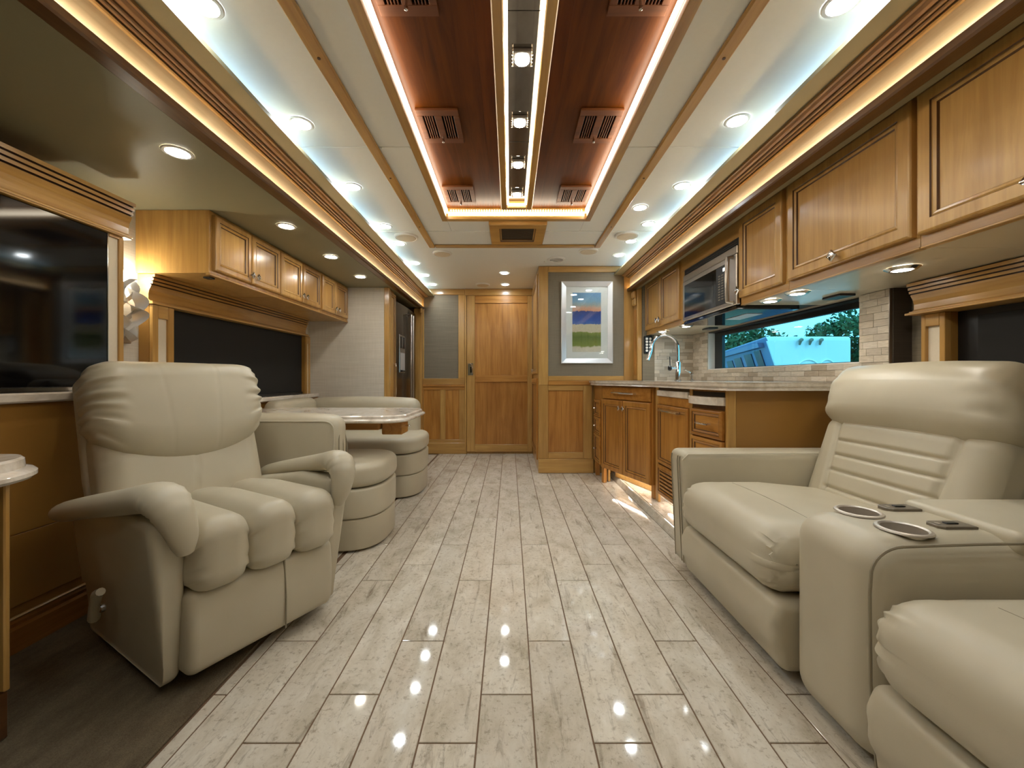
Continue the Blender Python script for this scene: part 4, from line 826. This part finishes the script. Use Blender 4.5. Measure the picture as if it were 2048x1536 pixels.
def low_d(P):
    P = P.copy(); a, b, c = P.T.copy(); ftr = c > 0
    P[:, 2] += ftr*(.022*np.cos(np.clip(a/.36, -1, 1)*1.45))
    for s in (-.215, .215):
        q = s+(.035*np.sign(s))*((b+.19)/.38); P[:, 2] -= ftr*.014*np.exp(-((a-q)/.012)**2)
    inn = (np.abs(a) < .23)
    for bb in (-.125, -.045, .025, .092): P[:, 2] -= ftr*inn*.011*np.exp(-((b-bb)/.007)**2)
    return P
def head_d(P):
    P = P.copy(); a, b, c = P.T.copy(); P[:, 2] += (c > 0)*.045*np.cos(np.clip(b/.15, -1, 1)*1.4)*np.cos(np.clip(a/.37, -1, 1)*1.1)
    e = np.clip((np.abs(a)-.22)/.12, 0, 1); w = np.sin(b*55+np.abs(a)*20)+.6*np.sin(b*91+a*11); P[:, 2] += e*.0045*w*(c > -.02); P[:, 1] += .015*np.cos(np.clip(a/.37, -1, 1)*1.5)*(b > .08); return P
for y, nm in ((1.595, 'far'), (.595, 'near')):
    obj('seat_cushion', soft(FR((1.155, y, .372), *AX), (.70, .698, .215), .098, seat_d, 8, 14), 'leather', t, 70)
    obj('seat_top_seam', G().tube([(1.02, y-.24, .4906), (1.02, y-.12, .4958), (1.02, y, .4975), (1.02, y+.12, .4958), (1.02, y+.24, .4906)], .0014, 6), 'seam', t)
    obj('footrest', soft(FR((.905, y, .153), *AX), (.125, .69, .225), .03, foot_d, 5, 12), 'leather', t, 60)
    bx('chassis', 1.0, 1.70, y-.33, y+.33, .06, .26, 'rubber', t, 0)
    FB = FR(Vector((1.545, y, .61)), (0, 1, 0), bu, bn)
    obj('backrest', soft(FR(FB(0, -.03, -.02), (0, 1, 0), bu, bn), (.70, .42, .17), .06, low_d, 6, 70), 'leather', t, 70)
    obj('headrest', soft(FR(FB(0, .275, -.005), (0, 1, 0), bu, bn), (.725, .30, .20), .092, head_d, 7, 28), 'leather', t, 70)
    bx('back_shell', 1.70, 1.83, y-.34, y+.34, .10, .88, 'leather', t, .02)
# console with two cup holders
def con_d(P):
    P = P.copy(); x, y, z = P.T.copy(); k = np.clip((.0-x)/.44, 0, 1); P[:, 2] -= .012*k*(z > .2); P[:, 0] -= .012*np.cos(np.clip(z/.28, -1, 1)*1.5)*(x < -.3); return P
CY = 1.0925
con = obj('console', soft(FR((1.10, CY, .302), *AX), (.48, .293, .56), .075, con_d, 8, 10), 'leather', t, 60)
bx('console_rear', 1.255, 1.72, CY-.1462, CY+.1462, .06, .545, 'leather', t, .004)
lid = obj('console_lid', soft(FR((1.4725, CY, .573), *AX), (.525, .294, .055), .02), 'leather', t, 60)
cut = []
for y in (1.165, 1.032):
    g = G().lathe([(.047, -.10), (.047, .2)], (1.015, y, .575), None, 28); cme = bpy.data.meshes.new('cutter'); cme.from_pydata(g.v, [], g.f); co = bpy.data.objects.new('cutter', cme); C.objects.link(co); cut.append(co)
    md = con.modifiers.new('hole', 'BOOLEAN'); md.object = co; md.operation = 'DIFFERENCE'; md.solver = 'EXACT'
bpy.context.view_layer.update(); dg = bpy.context.evaluated_depsgraph_get()
nm_ = bpy.data.meshes.new_from_object(con.evaluated_get(dg)); con.modifiers.clear(); con.data = nm_
for c in cut: bpy.data.objects.remove(c)
for y in (1.165, 1.032):
    c = obj('cup_holder', G().lathe([(.040, .492), (.0445, .498), (.0455, .583), (.050, .5862), (.0565, .5845), (.058, .581)], (1.015, y, 0), None, 32, cap1=False), 'cup_steel', t, 30)
def plate(x, y):
    pl = [(x-.045, y-.014), (x-.034, y-.024)]+[(x+.05, y-.024), (x+.05, y+.024), (x-.034, y+.024), (x-.045, y+.014)]
    o = obj('control_plate', G().loops([[(a, b, z) for a, b in pl] for z in (.580, .588)]+[[(x+(a-x)*.94, y+(b-y)*.9, .5895) for a, b in pl]], True, True, True), 'grey_plate', t)
    bx('switch', x-.012, x+.020, y-.007, y+.007, .5897, .5925, 'black', o, .002); bx('usb_port', x-.034, x-.026, y-.006, y+.006, .5897, .5905, 'chrome', o, 0)
plate(1.152, 1.19); plate(1.152, 1.05)
pth = [(.868, CY-.1455, .05), (.852, CY-.1475, .25), (.850, CY-.1475, .46)]+[(.93-.078*math.cos(a), CY-.1475, .50+.072*math.sin(a)) for a in [i*math.pi/16 for i in range(1, 9)]]+[(1.1, CY-.1475, .578), (1.22, CY-.1475, .580)]
obj('piping', G().tube(pth, .0035, 6), 'seam', t, 40)

# ------------------------------------------------------------------ swivel recliner on the left
RU = Vector((.49, .872, 0)); RB = Vector((-.872, .49, 0)); RO = Vector((-.850, 1.420, 0)); RZ = Vector((0, 0, 1))
t = thing('swivel_recliner', (-1.12, 1.57, .009), 'cream leather swivel recliner with channelled seat', 'recliner')
R = FR(RO, RU, RB, RZ)
g = G().lathe([(.245, .0085), (.255, .014), (.255, .034), (.235, .040), (.10, .045), (.10, .075)], R(0, .34, 0), None, 36); obj('swivel_base', g, 'rubber', t, 40)
def rbody(P):
    P = P.copy(); x, y, z = P.T.copy(); P[:, 1] -= .016*np.cos(np.clip(z/.15, -1, 1)*1.4)*(y < 0); return P
obj('front_panel', soft(R.at(0, .06, .188), (.50, .12, .262), .03, rbody), 'leather', t, 60); obj('seam', G().tube([R(.045, -.017, .065), R(.045, -.019, .18), R(.045, -.008, .31)], .003, 6), 'seam', t)
ob('chassis', R, -.24, .24, .13, .55, .076, .30, 'rubber', t, 0)
g = G()
for i in range(3):
    def ch(P, i=i):
        P = P.copy(); x, y, z = P.T.copy(); e = np.clip((np.abs(x)-.045)/.035, 0, 1); s = np.arctan2(z+.12, -y-.10); fr = np.clip((-y-.06)/.16, 0, 1)
        P[:, 2] += .014*np.cos(np.clip(x/.083, -1, 1)*1.5)*(z > 0); P[:, 1] -= .012*np.cos(np.clip(x/.083, -1, 1)*1.5)*fr
        w = np.sin(s*30+i)+.5*np.sin(s*47+2*i); P[:, 1] += e*fr*.004*w; P[:, 2] += e*fr*.003*w; P[:, 2] -= .02*np.clip((y-.05)/.2, 0, 1); return P
    q = soft(R.at((i-1)*.162, .255, .415), (.178, .60, .215), .062, ch, 8, 14); k = len(g.v); g.v += q.v; g.f += [tuple(a+k for a in f) for f in q.f]; g.m += q.m
obj('seat_cushion', g, 'leather', t, 70)
LR = math.radians(17); ru = RB*math.sin(LR)+RZ*math.cos(LR); rn = -RB*math.cos(LR)+RZ*math.sin(LR)
BK = FR(R(-.012, .565, .45), RU, ru, rn)
def lowb(P):
    P = P.copy(); a, b, c = P.T.copy(); f = c > 0; P[:, 2] += f*(.03*np.cos(np.clip(a/.27, -1, 1)*1.4)*np.cos(np.clip((b+.02)/.2, -1, 1)*1.1)); P[:, 2] -= f*.006*np.exp(-(a-.03*(b/.2))**2/.00003)
    P[:, 2] -= f*.004*np.exp(-((b-.06-.35*np.abs(a+.26))/.012)**2)*(a < -.05); return P
obj('backrest', soft(BK.at(0, .145, -.01), (.56, .42, .19), .07, lowb, 6, 36), 'leather', t, 70)
def headb(P):
    P = P.copy(); a, b, c = P.T.copy(); lo = np.clip((.02-b)/.17, 0, 1); sg = np.clip(1-(a/.29)**2, 0, 1); P[:, 1] -= .105*lo*sg
    P[:, 2] += (c > -.03)*.04*np.cos(np.clip(b/.17, -1, 1)*1.35)*np.cos(np.clip(a/.3, -1, 1)*1.0)
    for s in (-.10, .10): P[:, 2] -= (c > 0)*.0022*np.exp(-((a-s-.1*(b-.1)*np.sign(s))/.005)**2)*(b > -.14)
    e = np.clip((np.abs(a)-.19)/.10, 0, 1)**1.3; th = b*62+np.abs(a)*22*(b-.02)/.1; P[:, 2] += (c > -.05)*e*(.0075*np.sin(th)+.005*np.sin(th*1.7+1)); P[:, 0] += np.sign(a)*e*.004*np.sin(th*1.3)
    P[:, 0] *= 1+.03*np.clip(b/.17, -1, 1)*0; return P
obj('headrest', soft(BK.at(0, .43, .032), (.605, .325, .205), .085, headb, 8, 60), 'leather', t, 70)
def shell(P):
    P = P.copy(); a, b, c = P.T.copy(); P[:, 0] *= 1-.05*np.clip((-b)/.3, 0, 1)-.10*(c < 0); return P
obj('back_shell', soft(BK.at(0, .165, -.095), (.575, .80, .09), .035, shell), 'leather', t, 60)
for s in (-1, 1):
    def side(P, s=s):
        P = P.copy(); x, y, z = P.T.copy(); k = np.clip((z+.25)/.5, 0, 1); out = np.clip(s*x/.05, 0, 1); P[:, 0] -= s*out*.055*(1-k)**1.1; P[:, 1] += (y < 0)*(.05*(1-k)**1.3); P[:, 2] -= np.clip((y+.1)/.4, 0, 1)*.07*(z > 0); return P
    obj('arm_panel', soft(R.at(s*.290, .330, .300), (.100, .66, .52), .03, side, 5, 12), 'leather', t, 60)
    path = [(.352, .640, .497, .040, .026), (.350, .60, .505, .054, .036), (.340, .42, .545, .056, .038), (.328, .20, .590, .058, .040), (.312, .09, .613, .059, .043), (.303, .045, .618, .060, .046), (.296, .010, .610, .058, .047), (.288, -.014, .584, .052, .044), (.277, -.026, .54, .044, .038), (.267, -.026, .495, .036, .030), (.260, -.020, .455, .022, .018)]
    Q = [np.array(p) for p in path]; fine = []
    for i in range(len(Q)-1):
        for k in range(5):
            u_ = k/5; p0, p1, p2, p3 = Q[max(i-1, 0)], Q[i], Q[i+1], Q[min(i+2, len(Q)-1)]
            fine.append(.5*((2*p1)+(-p0+p2)*u_+(2*p0-5*p1+4*p2-p3)*u_**2+(-p0+3*p1-3*p2+p3)*u_**3))
    fine.append(Q[-1]); L = []
    for i, q in enumerate(fine):
        c0 = R(s*q[0], q[1], q[2]); nx_ = fine[min(i+1, len(fine)-1)]; pv = fine[max(i-1, 0)]; tg = (R(s*nx_[0], nx_[1], nx_[2])-R(s*pv[0], pv[1], pv[2])).normalized()
        a_ = (RU-tg*RU.dot(tg)).normalized(); b_ = tg.cross(a_); wr_ = 1+.035*math.sin(i*2.2)*(25 < i < 36)
        L.append([c0+a_*(q[3]*wr_*math.cos(2*math.pi*j/20))+b_*(q[4]*wr_*math.sin(2*math.pi*j/20)) for j in range(20)])
    obj('arm_pad', G().loops(L, True, True, True), 'leather', t, 60)
lv = obj('recline_lever', G().tube([R(-.345, .40, .18), R(-.352, .37, .235), R(-.356, .33, .285), R(-.356, .30, .30)], [.016, .014, .015, .012], 10), 'leather', t, 40)
obj('lever_pivot', G().lathe([(.012, 0), (.012, .012)], R(-.338, .33, .235), FR((0, 0, 0), RB, RZ, -RU), 12), 'chrome', t)

# ------------------------------------------------------------------ outside the kitchen window
gm = struct(bx('ground', 2.2, 60, -10, 70, -1.1, -1.0, 'carpet', None, 0))
plain('trailer_white', (222, 226, 228), .4); plain('trailer_shade', (96, 112, 150), .45); plain('trailer_dark', (34, 44, 66), .3); plain('leaf', (64, 104, 60), .7, nz=(8, .4, 0)); plain('bark', (70, 60, 48), .9)  # trailer_shade: side of the white trailer with its shadow put into the colour
t = thing('camping_trailer', (7.5, 10.5, -.99), 'white camping trailer seen outside the kitchen window', 'trailer')
ZTR = 2.02
def tplan_(z, n=6, r=.22):
    k = (ZTR-z)*.34; return [(6.41+k, 10.0), (8.63-r, 10.0)]+[(8.63-r+r*math.sin(a), 10.0+r-r*math.cos(a)) for a in [i*math.pi/2/n for i in range(1, n+1)]]+[(10.2, 15.9), (8.42+k, 16.0)]
L = [[(x, y, z) for x, y in tplan_(z)] for z in (-.4, 1.0, ZTR-.10)]+[[(x*.998+.015, y*.998+.03, ZTR-.03) for x, y in tplan_(ZTR)], [(x*.985+.11, y*.985+.18, ZTR) for x, y in tplan_(ZTR)]]
g = G().loops(L, True, True, True); nn = len(L[0])
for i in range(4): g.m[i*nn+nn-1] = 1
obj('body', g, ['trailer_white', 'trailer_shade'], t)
def sidept(s_, z, o): k = (ZTR-z)*.34; return (8.42+k+(6.41-8.42)*s_-o*.95, 16-6*s_-o*-.0, z)
def slab(name, s0, s1, z0, z1, o, mat): obj(name, G().loops([[sidept(a, b, q) for a, b in ((s0, z0), (s1, z0), (s1, z1), (s0, z1))] for q in (.0, o)], True, True, True), mat, t)
for a, b, z0, z1 in ((.10, .26, 1.05, 1.62), (.32, .48, 1.0, 1.66), (.56, .70, .8, 1.70), (.76, .86, .8, 1.74)): slab('side_window', a, b, z0, z1, .03, 'trailer_dark')
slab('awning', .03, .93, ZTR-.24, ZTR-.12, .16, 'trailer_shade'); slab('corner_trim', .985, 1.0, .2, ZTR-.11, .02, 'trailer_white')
for i, x in enumerate((7.26, 7.51, 7.76)): obj('marker_light', G().tube([(x, 9.99, 1.93), (x-.03, 9.92, 1.93), (x-.07, 9.90, 1.90), (x-.08, 9.92, 1.80)], [.035, .045, .035, .02], 8), 'grey_plate', t, 40)
for cx, w in ((7.45, .30), (7.92, .22)): obj('decal', G().tube([(cx+w*math.cos(a), 9.985, 1.16+.28*math.sin(a)) for a in [.5+i*.25 for i in range(9)]], .016, 6), 'white', t)
obj('wheel', G().lathe([(.35, -.1), (.35, .1)], (9.75, 13.6, -.64), FR((0, 0, 0), (0, 1, 0), (0, 0, 1), (-1, 0, 0)), 20), 'rubber', t)
def tree(x, y, z0, h, r, n, label):
    t = thing('tree', (x, y, -.99), label, 'tree'); obj('trunk', G().tube([(x, y, -1.0), (x+.1, y, z0*.5), (x, y+.1, z0+h*.5)], [.22, .16, .05], 8), 'bark', t)
    g = G()
    for i in range(n):
        d = rng.normal(size=3); d /= np.linalg.norm(d); rad = rng.uniform(.35, 1)**.5; lump = 1+.25*math.sin(5*d[0]+3*d[2])*math.cos(4*d[1])
        p = Vector((x+d[0]*r*rad*lump, y+d[1]*r*rad*lump, z0+h/2+d[2]*h/2*rad*lump)); a = Vector(rng.normal(size=3)).normalized(); b = a.cross(Vector(rng.normal(size=3))).normalized(); s = rng.uniform(.10, .22)
        g.add([p-a*s, p-b*s*.5, p+a*s, p+b*s*.5], [(0, 1, 2, 3)])
    o = obj('foliage', g, 'leaf', t); o['kind'] = 'stuff'
    g = G()
    for i in range(9):
        a = rng.uniform(0, 6.28); e = Vector((x+math.cos(a)*r*1.05, y+math.sin(a)*r*1.05, z0+h*rng.uniform(.45, 1.0))); m_ = (e+Vector((x, y, z0+h*.2)))/2+Vector((0, 0, .2)); g.tube([(x, y, z0+h*.1), m_, e], [.06, .04, .015], 5)
    obj('branches', g, 'bark', t)
tree(14.2, 24.0, .2, 4.0, 2.0, 3400, 'leafy tree behind trailer at left of kitchen window'); tree(22.0, 33.0, 2.2, 2.6, 1.7, 500, 'thin-topped tree behind the middle of the trailer'); tree(20.9, 24.5, 1.8, 3.2, 2.1, 3200, 'leafy tree behind trailer at right of kitchen window')
